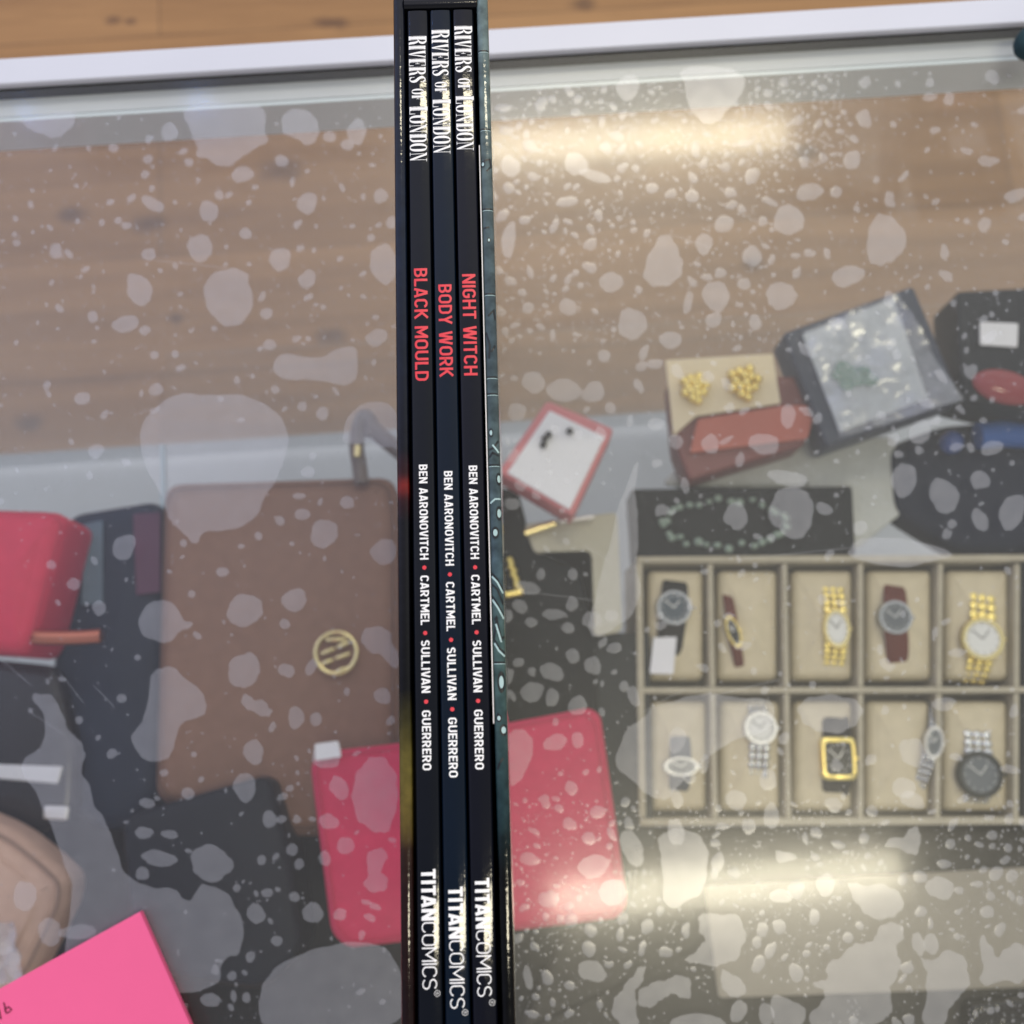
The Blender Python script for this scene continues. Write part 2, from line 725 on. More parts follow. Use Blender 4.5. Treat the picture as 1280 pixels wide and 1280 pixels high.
def rag(P, amp):
    """roughen a traced outline the way a drying edge runs"""
    P = smooth_poly(P, 2)
    out = []
    f = [rnd.uniform(0, 6.28) for _ in range(3)]
    for i, (x, y) in enumerate(P):
        t = i / len(P) * 6.283
        d = amp * (math.sin(9 * t + f[0]) + .7 * math.sin(23 * t + f[1]) + .5 * math.sin(41 * t + f[2]))
        a, c = P[i - 1], P[(i + 1) % len(P)]
        nx, ny = c[1] - a[1], a[0] - c[0]
        h = math.hypot(nx, ny) or 1
        out.append((x + nx / h * d, y + ny / h * d))
    return smooth_poly(out, 1)


TRACED = [
    ([(175, 545), (178, 525), (205, 500), (230, 490), (262, 494), (300, 493), (330, 503), (352, 520), (361, 548), (360, 566), (343, 603), (330, 622), (325, 642), (300, 660), (275, 665), (252, 663), (248, 680), (240, 680), (232, 667), (210, 652), (202, 615), (184, 590), (178, 570)], .7),
    ([(341, 460), (344, 446), (362, 441), (385, 448), (405, 446), (425, 434), (444, 432), (448, 448), (446, 474), (436, 482), (415, 480), (395, 474), (365, 476), (345, 470)], .5),
    ([(253, 370), (258, 348), (275, 338), (295, 334), (312, 342), (310, 356), (318, 372), (312, 395), (298, 408), (280, 408), (262, 392)], .8),
    ([(226, 135), (260, 128), (330, 128), (333, 165), (335, 180), (312, 188), (292, 206), (278, 210), (262, 200), (245, 196), (246, 180), (236, 160)], 1.2),
    ([(352, 142), (372, 134), (392, 142), (400, 160), (396, 176), (384, 184), (370, 172), (352, 168)], 1.0),
    ([(20, 150), (60, 142), (100, 138), (88, 162), (72, 174), (50, 168), (32, 158)], 1.0),
    ([(427, 552), (432, 525), (445, 508), (470, 500), (492, 508), (502, 530), (500, 565), (486, 556), (476, 562), (466, 552), (440, 556)], .8),
    ([(35, 866), (55, 868), (74, 878), (82, 902), (96, 924), (107, 940), (101, 958), (115, 985), (117, 1012), (138, 1036), (150, 1076), (170, 1106), (200, 1112), (226, 1112), (234, 1130), (248, 1110), (264, 1106), (292, 1120), (304, 1150), (302, 1190), (280, 1196), (276, 1234), (225, 1245), (150, 1215), (70, 1215), (88, 1150), (92, 1095), (72, 1060), (50, 1000), (20, 960), (56, 932), (58, 905)], 2.0),
    ([(186, 852), (195, 835), (215, 832), (230, 846), (254, 866), (260, 882), (252, 898), (222, 903), (220, 932), (208, 950), (192, 954), (172, 944), (162, 922), (176, 904), (185, 884)], .9),
    ([(322, 1262), (326, 1236), (342, 1208), (382, 1190), (430, 1176), (478, 1180), (500, 1205), (515, 1290), (330, 1290)], .8),
    ([(172, 778), (180, 758), (200, 748), (222, 756), (228, 776), (242, 778), (240, 784), (222, 790), (214, 804), (196, 802), (176, 794)], .6),
    ([(450, 800), (455, 786), (472, 782), (488, 788), (490, 806), (502, 820), (500, 836), (488, 834), (478, 818), (462, 816)], .8),
    ([(300, 872), (308, 866), (318, 876), (330, 874), (336, 884), (342, 890), (334, 898), (318, 890), (306, 886)], .9),
    ([(440, 990), (446, 966), (460, 948), (478, 944), (492, 960), (500, 980), (492, 1034), (478, 1044), (460, 1036), (444, 1022)], 1.4),
    ([(455, 1070), (470, 1058), (486, 1064), (482, 1078), (474, 1088), (486, 1100), (482, 1114), (464, 1116), (452, 1106), (462, 1092)], 1.0),
    ([(820, 1050), (836, 1036), (862, 1036), (880, 1048), (886, 1068), (882, 1096), (880, 1116), (858, 1128), (836, 1138), (828, 1118), (828, 1080)], 1.2),
    ([(800, 900), (820, 880), (880, 866), (940, 872), (975, 880), (960, 915), (900, 930), (840, 990), (830, 1005), (800, 985), (768, 960), (775, 920)], 1.5),
    ([(800, 560), (770, 640), (760, 690), (740, 760), (735, 800), (760, 792), (790, 770), (802, 742), (795, 700), (800, 650), (792, 625)], 1.2),
    ([(996, 880), (1020, 868), (1060, 870), (1082, 884), (1072, 905), (1050, 918), (1018, 914), (1000, 900)], .8),
    ([(802, 348), (810, 318), (828, 290), (842, 298), (850, 318), (856, 336), (842, 356), (818, 360)], 1.2),
    ([(748, 348), (764, 338), (780, 348), (778, 360), (762, 368), (750, 360)], .6),
    ([(960, 355), (985, 352), (1000, 368), (990, 384), (970, 390), (958, 375)], 1.2),
    ([(848, 84), (890, 82), (930, 90), (932, 112), (910, 140), (888, 158), (872, 150), (858, 128), (856, 104)], 1.0),
    ([(1100, 260), (1140, 290), (1120, 330), (1090, 335), (1080, 300)], 2.0),
    # running patches at the lower right
    ([(870, 1150), (885, 1138), (900, 1146), (912, 1140), (930, 1150), (932, 1175), (925, 1195), (905, 1208), (880, 1206), (852, 1202), (868, 1190), (882, 1178), (876, 1165)], 1.6),
    ([(902, 1210), (912, 1216), (930, 1226), (934, 1240), (924, 1248), (908, 1244), (900, 1228)], .8),
    ([(1096, 1165), (1110, 1152), (1126, 1152), (1130, 1170), (1120, 1185), (1126, 1200), (1120, 1225), (1112, 1240), (1115, 1262), (1100, 1285), (1010, 1285), (1014, 1262), (1030, 1250), (1034, 1238), (1014, 1234), (1018, 1228), (1034, 1226), (1030, 1206), (1050, 1200), (1062, 1178), (1080, 1182), (1090, 1175)], 1.8),
    ([(1150, 1190), (1160, 1204), (1180, 1188), (1200, 1190), (1214, 1215), (1210, 1240), (1190, 1250), (1180, 1285), (1150, 1285), (1158, 1240), (1160, 1220)], 1.8),
    ([(1222, 1162), (1238, 1180), (1246, 1200), (1262, 1180), (1285, 1178), (1285, 1232), (1250, 1225), (1222, 1235), (1230, 1205)], 1.6),
    ([(800, 1236), (815, 1228), (838, 1222), (856, 1218), (866, 1232), (862, 1252), (852, 1246), (836, 1240), (822, 1256), (806, 1262), (796, 1252)], 1.4),
    ([(764, 1254), (775, 1238), (790, 1222), (800, 1208), (808, 1206), (806, 1222), (792, 1240), (796, 1262), (800, 1285), (780, 1285), (766, 1270)], 1.4),
    ([(836, 1285), (840, 1272), (870, 1266), (900, 1270), (912, 1285)], .6),
    ([(1105, 1055), (1118, 1045), (1128, 1050), (1138, 1034), (1148, 1032), (1152, 1048), (1148, 1070), (1136, 1068), (1120, 1058), (1108, 1060)], .8),
    ([(968, 1062), (976, 1064), (990, 1066), (998, 1072), (990, 1076), (978, 1078), (972, 1080)], .5),
    ([(1060, 1100), (1080, 1108), (1108, 1104), (1130, 1120), (1128, 1140), (1112, 1148), (1090, 1150), (1076, 1136), (1062, 1118)], 1.2),
    ([(960, 1240), (966, 1290), (1000, 1290), (1010, 1262), (990, 1250)], .9),
]
for P, amp in TRACED:
    lay(rag(P, amp))
    cx, cy = sum(p[0] for p in P) / len(P), sum(p[1] for p in P) / len(P)
    for x, y in P:
        TAKEN.append(((x + cx) / 2, (y + cy) / 2, 14))
        TAKEN.append((x * .8 + cx * .2, y * .8 + cy * .2, 10))
    TAKEN.append((cx, cy, 24))

SPOTS = [(212, 165, 11, 11), (142, 185, 6, 6), (185, 199, 6, 6), (236, 203, 5, 6), (303, 218, 14, 10), (191, 255, 15, 8), (261, 264, 13, 12), (274, 244, 6, 6), (384, 254, 14, 12), (352, 201, 8, 8), (446, 165, 12, 16), (434, 181, 8, 7), (412, 171, 8, 7), (476, 245, 9, 9), (250, 310, 16, 17), (350, 324, 15, 13), (384, 349, 11, 11), (70, 314, 9, 9), (307, 292, 8, 7), (174, 362, 16, 20), (186, 318, 9, 8), (158, 282, 6, 5), (333, 392, 8, 7), (480, 330, 18, 24), (490, 278, 7, 8), (157, 405, 16, 11), (181, 413, 7, 6), (116, 396, 7, 7), (193, 444, 6, 5), (195, 487, 10, 7), (103, 498, 10, 8), (337, 431, 8, 7), (344, 487, 6, 5), (378, 508, 6, 6), (403, 517, 8, 8), (471, 422, 13, 11), (120, 564, 10, 9), (158, 578, 6, 5), (385, 590, 9, 7), (374, 620, 8, 4), (378, 643, 10, 7), (434, 628, 10, 7), (350, 651, 6, 6), (405, 667, 18, 17), (323, 670, 5, 5), (155, 684, 15, 15), (480, 690, 16, 16), (278, 715, 8, 6), (92, 730, 8, 8), (64, 706, 6, 6), (306, 763, 24, 19), (368, 750, 17, 13), (356, 780, 7, 6), (124, 760, 9, 9), (305, 838, 20, 22), (358, 838, 10, 9), (389, 834, 7, 10), (478, 870, 12, 9), (370, 897, 10, 14), (395, 899, 8, 8), (317, 940, 13, 15), (408, 945, 16, 18), (152, 873, 6, 6), (99, 900, 5, 5), (140, 942, 7, 6), (306, 984, 14, 18), (235, 992, 8, 8), (205, 966, 5, 5), (184, 1004, 9, 7), (180, 1041, 11, 8), (212, 1043, 10, 6), (337, 1024, 9, 11), (264, 1079, 28, 21), (199, 1073, 22, 10), (178, 1092, 9, 8), (365, 1062, 7, 8), (374, 1080, 6, 7), (327, 1075, 6, 6), (320, 1142, 11, 13), (391, 1141, 14, 12), (334, 1116, 7, 6), (346, 1176, 8, 6), (313, 1196, 6, 7), (296, 1110, 5, 5), (352, 1024, 6, 5), (290, 1220, 6, 6), (263, 1250, 12, 9), (292, 1245, 4, 7), (308, 1247, 5, 7), (368, 1121, 7, 6), (411, 1027, 12, 10), (424, 985, 12, 14), (432, 1057, 10, 12), (406, 1073, 8, 9), (425, 1143, 9, 7),
         (31, 1120, 16, 17), (62, 1165, 14, 18), (98, 1165, 22, 10), (16, 1205, 10, 24),
         (636, 300, 9, 22), (638, 208, 12, 14), (720, 205, 14, 15), (709, 252, 13, 7), (636, 235, 8, 7), (656, 275, 7, 6), (660, 385, 8, 7), (710, 384, 10, 12), (744, 220, 20, 7), (785, 110, 14, 16), (815, 235, 8, 7), (865, 245, 9, 8), (905, 280, 13, 10), (1012, 240, 17, 11), (1045, 240, 8, 7), (986, 275, 18, 20), (940, 220, 8, 12), (1065, 200, 10, 13), (1060, 345, 22, 12), (940, 320, 13, 12), (880, 305, 10, 14), (895, 370, 16, 20), (930, 355, 8, 8), (860, 378, 5, 16), (790, 405, 18, 20), (838, 425, 14, 11), (944, 403, 8, 10), (892, 400, 10, 10), (755, 445, 8, 8), (802, 458, 8, 6), (667, 478, 14, 14), (705, 488, 22, 14), (742, 490, 14, 13), (646, 515, 13, 10), (763, 510, 7, 7), (884, 472, 8, 9), (820, 530, 10, 8), (845, 552, 9, 9), (888, 555, 10, 13), (955, 555, 18, 14), (985, 520, 10, 14), (925, 575, 6, 9), (920, 645, 14, 18), (990, 640, 28, 32), (985, 598, 24, 10), (1030, 636, 10, 8), (1150, 540, 14, 15), (1180, 620, 18, 22), (1225, 600, 12, 12), (1240, 560, 14, 9), (1130, 600, 14, 24), (1075, 660, 9, 9), (1190, 655, 6, 6), (1225, 650, 10, 14), (1120, 690, 60, 18), (1265, 640, 16, 22),
         (640, 630, 9, 8), (676, 718, 6, 7), (716, 718, 6, 8), (660, 735, 14, 9), (650, 758, 9, 9), (715, 755, 8, 9), (692, 768, 14, 7), (664, 778, 8, 6), (710, 785, 8, 7), (740, 775, 11, 12), (764, 770, 8, 8), (768, 810, 9, 7), (648, 828, 7, 6), (690, 840, 15, 11), (716, 820, 9, 9), (741, 832, 11, 11), (780, 858, 6, 7), (635, 770, 6, 8), (665, 865, 15, 12), (690, 872, 8, 12), (722, 882, 12, 12), (792, 870, 8, 12), (1140, 940, 14, 20), (1130, 985, 16, 12), (1180, 880, 14, 9), (880, 955, 6, 12), (846, 925, 10, 18), (862, 972, 8, 8), (846, 998, 8, 12), (920, 1000, 12, 14), (1042, 1006, 11, 9), (1090, 1014, 8, 7), (1140, 1000, 16, 10), (960, 975, 12, 12),
         (645, 945, 18, 38), (694, 928, 15, 10), (722, 925, 7, 11), (714, 985, 8, 9), (747, 1015, 9, 9), (712, 1030, 9, 8), (736, 1048, 8, 9), (742, 1083, 19, 15), (662, 1074, 13, 8), (686, 1124, 12, 12), (790, 1060, 14, 22), (766, 1115, 18, 16), (778, 1148, 7, 9), (714, 1150, 9, 9), (738, 1163, 8, 9), (700, 1148, 5, 6), (809, 1158, 8, 10), (736, 1186, 9, 10), (775, 1168, 5, 9), (832, 1190, 9, 7), (740, 1214, 17, 14), (712, 1232, 7, 6), (684, 1222, 7, 10), (660, 1222, 6, 14), (923, 1264, 9, 16), (958, 1268, 10, 14), (936, 1033, 8, 11), (894, 1054, 6, 6), (1080, 1048, 7, 7), (897, 1078, 8, 13), (893, 1092, 5, 7), (976, 1120, 14, 9), (1008, 1192, 5, 5), (995, 1112, 10, 13), (1032, 1106, 12, 14), (1018, 1146, 7, 10), (953, 1162, 8, 9), (946, 1178, 6, 8), (974, 1158, 9, 9), (948, 1205, 8, 11), (963, 1188, 6, 12), (995, 1216, 9, 12), (1060, 1172, 7, 7), (1134, 1210, 8, 8), (1148, 1180, 7, 16), (1164, 1180, 9, 14), (1175, 1110, 18, 14), (1150, 1096, 8, 9), (1128, 1100, 6, 7), (1180, 1080, 9, 6), (1245, 1092, 9, 9), (1265, 1095, 8, 8), (1238, 1120, 6, 6), (1234, 1140, 9, 8), (1250, 1162, 6, 10), (1188, 1055, 6, 7), (1240, 1044, 7, 6), (1260, 1060, 5, 6), (964, 1020, 10, 16), (845, 1040, 10, 18)]
for x, y, rx, ry in SPOTS:
    blob(x, y, rx, ry, rnd.uniform(-.4, .4), .15 if max(rx, ry) > 8 else .1, dome=.00010 if x > 600 and max(rx, ry) < 14 else 0, n=36)


def scatter(x0, y0, x1, y1, num, r0, r1, dome):
    k = 0
    for _ in range(num * 6):
        if k >= num:
            break
        x, y = rnd.uniform(x0, x1), rnd.uniform(y0, y1)
        if y < 118 - .06 * (x - 490) + 6 or (480 < x < 655 and True and 500 < x < 600):
            continue
        r = r0 + (r1 - r0) * rnd.random() ** 3.2
        if any((x - a) ** 2 + (y - c) ** 2 < (r + q) ** 2 for a, c, q in TAKEN):
            continue
        e = rnd.uniform(.7, 1.3)
        blob(x, y, r * e, r / e, rnd.uniform(0, 3.1), .12 if r < 5 else .26, dome=dome * r, n=10 if r < 3 else (20 if r < 6 else 34))
        k += 1


scatter(0, 100, 505, 520, 300, 1.3, 5.5, 1.2e-5)
scatter(0, 520, 505, 900, 130, 1.3, 5, 8e-6)
scatter(120, 900, 505, 1280, 130, 1.3, 6, 8e-6)
scatter(610, 90, 860, 190, 150, 1.6, 9, 2.0e-5)
scatter(850, 90, 1060, 210, 210, 1.8, 8, 2.6e-5)
scatter(610, 180, 1000, 430, 420, 1.4, 8, 1.6e-5)
scatter(1000, 90, 1280, 430, 90, 2, 11, 1e-5)
scatter(610, 430, 1280, 1000, 420, 1.3, 9, 1e-5)
scatter(630, 1000, 1280, 1280, 520, 1.3, 8, 1.6e-5)
scatter(0, 100, 505, 620, 320, .7, 1.6, 0)
scatter(610, 90, 1280, 470, 700, .7, 2.2, 0)
scatter(610, 470, 1280, 1000, 320, .7, 1.8, 0)
scatter(640, 1000, 1280, 1280, 620, .7, 2.2, 0)
scatter(0, 620, 505, 1280, 160, .7, 1.6, 0)
scatter(-260, 140, -10, 1280, 160, 1.5, 12, 0)
scatter(1290, 120, 1560, 1280, 220, 1.5, 12, 0)
scatter(-100, 1300, 1400, 1500, 260, 1.5, 14, 0)
# fine scratches
for x, y, a, ln in ((700, 745, .12, 120), (745, 690, .5, 34), (860, 300, .3, 60), (640, 1210, -.6, 30), (90, 860, .9, 46), (60, 905, .6, 60), (130, 870, .8, 38), (20, 840, .7, 50), (1010, 690, -.1, 180), (930, 860, -.25, 90), (830, 875, -.5, 60), (240, 330, .1, 90)):
    q = []
    for k in range(9):
        t = k / 8 - .5
        q.append((x + ln * t * math.cos(a), y + ln * t * math.sin(a) + 3 * t * t))
    lf, rt = ribbon(q, .45, False)
    lay([tuple(p) for p in lf] + [tuple(p) for p in rt][::-1])
wm = marks.build('water_marks', M_mark, glass)
props(wm, kind='stuff')

# ------------------------------------------------------------------ stroke lettering
def arc(cx, cy, rx, ry, a0, a1, n=9):
    return [(cx + rx * math.cos(R(a0 + (a1 - a0) * i / n)), cy + ry * math.sin(R(a0 + (a1 - a0) * i / n))) for i in range(n + 1)]


def sans(ch, s):
    """capital of a plain engineer's alphabet, cap height 1, stroke s: (width, strokes)"""
    h = s / 2
    t, o = 1 - h, h
    if ch in 'O':
        w = .60
        r = w / 2 - h
        return w, [(arc(w / 2, t - r, r, r, 0, 180) + arc(w / 2, o + r, r, r, 180, 360), True)]
    if ch == 'C':
        w = .56
        r = w / 2 - h
        return w, [(arc(w / 2, t - r, r, r, 8, 180) + arc(w / 2, o + r, r, r, 180, 352), False)]
    if ch == 'G':
        w = .59
        r = w / 2 - h
        return w, [(arc(w / 2, t - r, r, r, 10, 180) + arc(w / 2, o + r, r, r, 180, 360) + [(w - h, .46), (w * .52, .46)], False)]
    if ch == 'D':
        w = .59
        r = .26
        return w, [([(h, o), (h, t)] + arc(w - h - r, t - r, r, r, 90, 0) + arc(w - h - r, o + r, r, r, 0, -90), True)]
    if ch == 'B':
        w = .57
        m = .52
        ra, rb = (t - m) / 2, (m - o) / 2
        return w, [([(h, o), (h, t)] + arc(w - h - ra - .02, t - ra, ra, ra, 90, -90), False), ([(h, m)] + arc(w - h - rb, o + rb, rb, rb, 90, -90) + [(h - h * .98, o)], False)]
    if ch == 'R':
        w = .59
        m = .44
        ra = (t - m) / 2
        return w, [([(h, 0), (h, t)] + arc(w - h - ra - .01, t - ra, ra, ra, 90, -90) + [(h, m)], False), ([(w * .50, m), (w - h * 1.1, 0)], False)]
    if ch == 'E':
        w = .50
        return w, [([(w, t), (h, t), (h, o), (w, o)], False), ([(h, .51), (w * .9, .51)], False)]
    if ch == 'L':
        w = .48
        return w, [([(h, 1), (h, o), (w, o)], False)]
    if ch == 'T':
        w = .52
        return w, [([(0, t), (w, t)], False), ([(w / 2, t), (w / 2, 0)], False)]
    if ch == 'I':
        return s, [([(h, 0), (h, 1)], False)]
    if ch == 'H':
        w = .60
        return w, [([(h, 0), (h, 1)], False), ([(w - h, 0), (w - h, 1)], False), ([(h, .51), (w - h, .51)], False)]
    if ch == 'N':
        w = .61
        return w, [([(h, 0), (h, 1)], False), ([(w - h, 0), (w - h, 1)], False), ([(h * 1.2, t + h * .3), (w - h * 1.2, o - h * .3)], False)]
    if ch == 'M':
        w = .74
        return w, [([(h, 0), (h, 1)], False), ([(w - h, 0), (w - h, 1)], False), ([(h * 1.2, t + h * .2), (w / 2, .30), (w - h * 1.2, t + h * .2)], False)]
    if ch == 'A':
        w = .62
        return w, [([(h * .9, 0), (w / 2 - h * .3, 1)], False), ([(w / 2 + h * .3, 1), (w - h * .9, 0)], False), ([(w * .2, .24), (w * .8, .24)], False)]
    if ch == 'V':
        w = .60
        return w, [([(h * .9, 1), (w / 2 - h * .3, 0)], False), ([(w / 2 + h * .3, 0), (w - h * .9, 1)], False)]
    if ch == 'W':
        w = .88
        return w, [([(h * .9, 1), (w * .28 - h * .2, 0)], False), ([(w * .28 + h * .2, 0), (w / 2 - h * .3, 1)], False), ([(w / 2 + h * .3, 1), (w * .72 - h * .2, 0)], False), ([(w * .72 + h * .2, 0), (w - h * .9, 1)], False)]
    if ch == 'Y':
        w = .58
        return w, [([(h * .9, 1), (w / 2, .42), (w - h * .9, 1)], False), ([(w / 2, .46), (w / 2, 0)], False)]
    if ch == 'K':
        w = .60
        return w, [([(h, 0), (h, 1)], False), ([(w - h * .9, 1), (h, .40)], False), ([(w * .36, .58), (w - h * .8, 0)], False)]
    if ch == 'U':
        w = .60
        r = w / 2 - h
        return w, [([(h, 1)] + arc(w / 2, o + r, r, r, 180, 360) + [(w - h, 1)], False)]
    if ch == 'S':
        w = .55
        rx = w / 2 - h
        m = .51
        ra, rb = (t - m) / 2, (m - o) / 2
        return w, [(arc(w / 2, t - ra, rx, ra, 25, 270)[:-1] + arc(w / 2, o + rb, rx, rb, 90, -155), False)]
    return .26, []


def oval(cx, cy, rx, ry, e=2.6, n=28):
    out = []
    for i in range(n):
        a = 2 * math.pi * i / n
        c, s_ = math.cos(a), math.sin(a)
        out.append((cx + rx * math.copysign(abs(c) ** (2 / e), c), cy + ry * math.copysign(abs(s_) ** (2 / e), s_)))
    return out


def serif(ch):
    """condensed high-contrast capital: (width, polygons, rings)"""
    T, t, e = .098, .030, .045
    P, Q = [], []
    rect = lambda x0, y0, x1, y1: P.append([(x0, y0), (x1, y0), (x1, y1), (x0, y1)])

    def stem(x, w=T, y0=0, y1=1):
        P.append([(x - e, y0), (x + w + e, y0), (x + w + e, y0 + t), (x + w, y0 + t * 2.2), (x + w, y1 - t * 2.2), (x + w + e, y1 - t), (x + w + e, y1), (x - e, y1), (x - e, y1 - t), (x, y1 - t * 2.2), (x, y0 + t * 2.2), (x - e, y0 + t)])
    if ch == 'I':
        stem(e)
        return T + 2 * e, P, Q
    if ch in 'RD':
        stem(e)
        w = .40 if ch == 'R' else .40
        if ch == 'D':
            ou, inn = [(e + T, 1), (.27, 1)] + arc(.22, .72, .175, .28, 75, 0, 6) + arc(.22, .28, .175, .28, 0, -75, 6) + [(.27, 0), (e + T, 0)], \
                [(e + T, 1 - t), (.22, 1 - t)] + arc(.18, .72, .115, .24, 75, 0, 6) + arc(.18, .28, .115, .24, 0, -75, 6) + [(.22, t), (e + T, t)]
        else:
            ou, inn = [(e + T, 1), (.25, 1)] + arc(.21, .76, .165, .24, 75, -75, 10) + [(.25, .50), (e + T, .50)], \
                [(e + T, 1 - t), (.20, 1 - t)] + arc(.17, .76, .105, .2, 75, -75, 10) + [(.20, .50 + t), (e + T, .50 + t)]
            P.append([(.22, .51), (.31, .51), (.375, .30), (.385, .08), (.41, .0), (.30, 0), (.275, .10), (.265, .36)])
        Q.append((ou, inn))
        return w + .01, P, Q
    if ch == 'V':
        P.append([(.0, 1), (.02, 1 - t), (.16, 0), (.205, 0), (.15, 1 - t), (.19, 1 - t), (.19, 1)])
        P.append([(.205, 0), (.225, .06), (.345, 1 - t), (.38, 1 - t), (.38, 1), (.26, 1), (.26, 1 - t), (.30, 1 - t), (.20, .14)])
        return .38, P, Q
    if ch in 'EF':
        stem(e)
        P.append([(e + T, 1 - t), (.31, 1 - t), (.325, .74), (.345, .74), (.345, 1), (e + T, 1)])
        P.append([(e + T, .49), (.235, .49), (.245, .38), (.262, .38), (.262, .64), (.245, .64), (.235, .52), (e + T, .52)])
        if ch == 'E':
            P.append([(e + T, 0), (.355, 0), (.355, .28), (.335, .28), (.315, t), (e + T, t)])
            return .37, P, Q
        return .35, P, Q
    if ch == 'L':
        stem(e)
        P.append([(e + T, 0), (.345, 0), (.345, .32), (.325, .32), (.305, t), (e + T, t)])
        return .36, P, Q
    if ch == 'O':
        Q.append((oval(.195, .5, .195, .505), oval(.195, .5, .082, .46)))
        return .39, P, Q
    if ch == 'N':
        P.append([(0, 1), (.13, 1), (.345, .24), (.345, 0), (.31, 0), (.085, .86), (0, 1 - t)])
        rect(.063, 0, .085, .86)
        rect(.0, 0, .15, t)
        P.append([(.3452, .0), (.367, 0), (.367, 1), (.3452, 1)])
        rect(.29, 1 - t, .3449, 1)
        rect(.3673, 1 - t, .43, 1)
        return .43, P, Q
    if ch == 'S':
        ctr = arc(.165, .765, .115, .195, 20, 180, 8) + [(.075, .66), (.15, .53), (.23, .42), (.262, .30)] + arc(.155, .235, .11, .195, 0, -160, 8)
        wd = [.02, .03, .035, .03, .03, .03, .04, .05, .055] + [.06, .072, .072, .062] + [.055, .045, .035, .028, .03, .035, .035, .03, .02]
        ou, inn = [], []
        for i in range(len(ctr)):
            a, c = Vector(ctr[max(0, i - 1)]), Vector(ctr[min(len(ctr) - 1, i + 1)])
            d = (c - a).normalized()
            nn = Vector((-d.y, d.x))
            k = wd[min(i, len(wd) - 1)]
            ou.append(tuple(Vector(ctr[i]) + nn * k))
            inn.append(tuple(Vector(ctr[i]) - nn * k))
        Q.append((ou, inn))
        P.append([(.262, .70), (.285, .70), (.285, .98), (.27, .98)])
        P.append([(.038, .02), (.053, .02), (.065, .32), (.038, .32)])
        return .32, P, Q
    return .26, P, Q


class Letters:
    """lays text along a spine: u runs down the spine, v across it"""

    def __init__(self, z):
        self.mb = MB()
        self.z = z
        self.k = 0

    def put(self, P, closed, half=None, f=None):
        lf, rt = ribbon(P, half, closed)
        self.strip(lf, rt, closed, f)

    def strip(self, lf, rt, closed, f):
        self.k += 1
        n = len(lf)
        vs = [f(p) for p in lf] + [f(p) for p in rt]
        m = n if closed else n - 1
        self.mb.add(vs, [(i, (i + 1) % n, n + (i + 1) % n, n + i) for i in range(m)])

    def poly(self, P, f):
        self.k += 1
        self.mb.add([f(p) for p in P], [tuple(range(len(P)))])

    def zz(self):
        return self.z + (self.k % 9) * 2.5e-6


# ------------------------------------------------------------------ the slipcase and its three books
RIM = .17
CASE_YAW = math.atan2(7.1, 249)
p_top, p_bot = at(550, 0, RIM), at(572, 1259, RIM)
axis = (p_top - p_bot).normalized()
case_org = Vector(((p_top.x + p_bot.x) / 2, (p_top.y + p_bot.y) / 2, 0.0002))
case = thing('slipcase', case_org, 'glossy slipcase holding three comic books, with teal brick print on its right edge', 'slipcase', rz=CASE_YAW)
RZ = Matrix.Rotation(-CASE_YAW, 3, 'Z')


def loc(px, py, z=RIM):
    """photograph pixel on the spine plane -> the slipcase's own coordinates"""
    return RZ @ (at(px, py, z) - case_org)


YT = loc(550, -4).y                # top end of the case
LEN = .262
YB = YT - LEN
HGT = RIM - case_org.z
xl = (loc(490.8, 0).x + loc(501.6, 1259).x) / 2
xr = (loc(610.2, 0).x + loc(643.3, 1259).x) / 2
TL, TR = .0029, .0030              # card thickness of the walls
YMID = (YT + YB) / 2


def ylocal(py, px=560):
    return loc(px, py).y


def rim_mat(name, stops, noise=.1, rough=.07):
    """print that changes along the panel; stops are photograph rows"""
    m, n, l, p = newmat(name)
    p.inputs['Roughness'].default_value = rough
    p.inputs['Specular IOR Level'].default_value = .26
    t = n.new('ShaderNodeTexCoord')
    s_ = n.new('ShaderNodeSeparateXYZ')
    l.new(t.outputs['Object'], s_.inputs[0])
    nz = n.new('ShaderNodeTexNoise')
    nz.inputs['Scale'].default_value = 320
    nz.inputs['Detail'].default_value = 5
    l.new(t.outputs['Object'], nz.inputs[0])
    mr = n.new('ShaderNodeMapRange')
    mr.inputs['From Min'].default_value = YT
    mr.inputs['From Max'].default_value = YB
    l.new(s_.outputs[1], mr.inputs[0])
    c = n.new('ShaderNodeValToRGB')
    el = c.color_ramp.elements
    while len(el) < len(stops):
        el.new(.5)
    for e, (py, rgb) in zip(el, stops):
        e.position = min(1, max(0, (YT - ylocal(py)) / LEN))
        e.color = srgb(*rgb)
    l.new(mr.outputs[0], c.inputs[0])
    mv = n.new('ShaderNodeMapRange')
    mv.inputs['From Min'].default_value = .3
    mv.inputs['From Max'].default_value = .7
    mv.inputs['To Min'].default_value = 1 - noise
    mv.inputs['To Max'].default_value = 1 + noise
    l.new(nz.outputs[0], mv.inputs[0])
    mx = n.new('ShaderNodeMix')
    mx.data_type = 'RGBA'
    mx.blend_type = 'MULTIPLY'
    mx.inputs[0].default_value = 1
    l.new(c.outputs[0], mx.inputs[6])
    l.new(mv.outputs[0], mx.inputs[7])
    l.new(mx.outputs[2], p.inputs['Base Color'])
    n2 = n.new('ShaderNodeTexNoise')
    n2.inputs['Scale'].default_value = 600
    l.new(t.outputs['Object'], n2.inputs[0])
    bump(n, l, n2.outputs[0], p, .25, .00012)
    return m


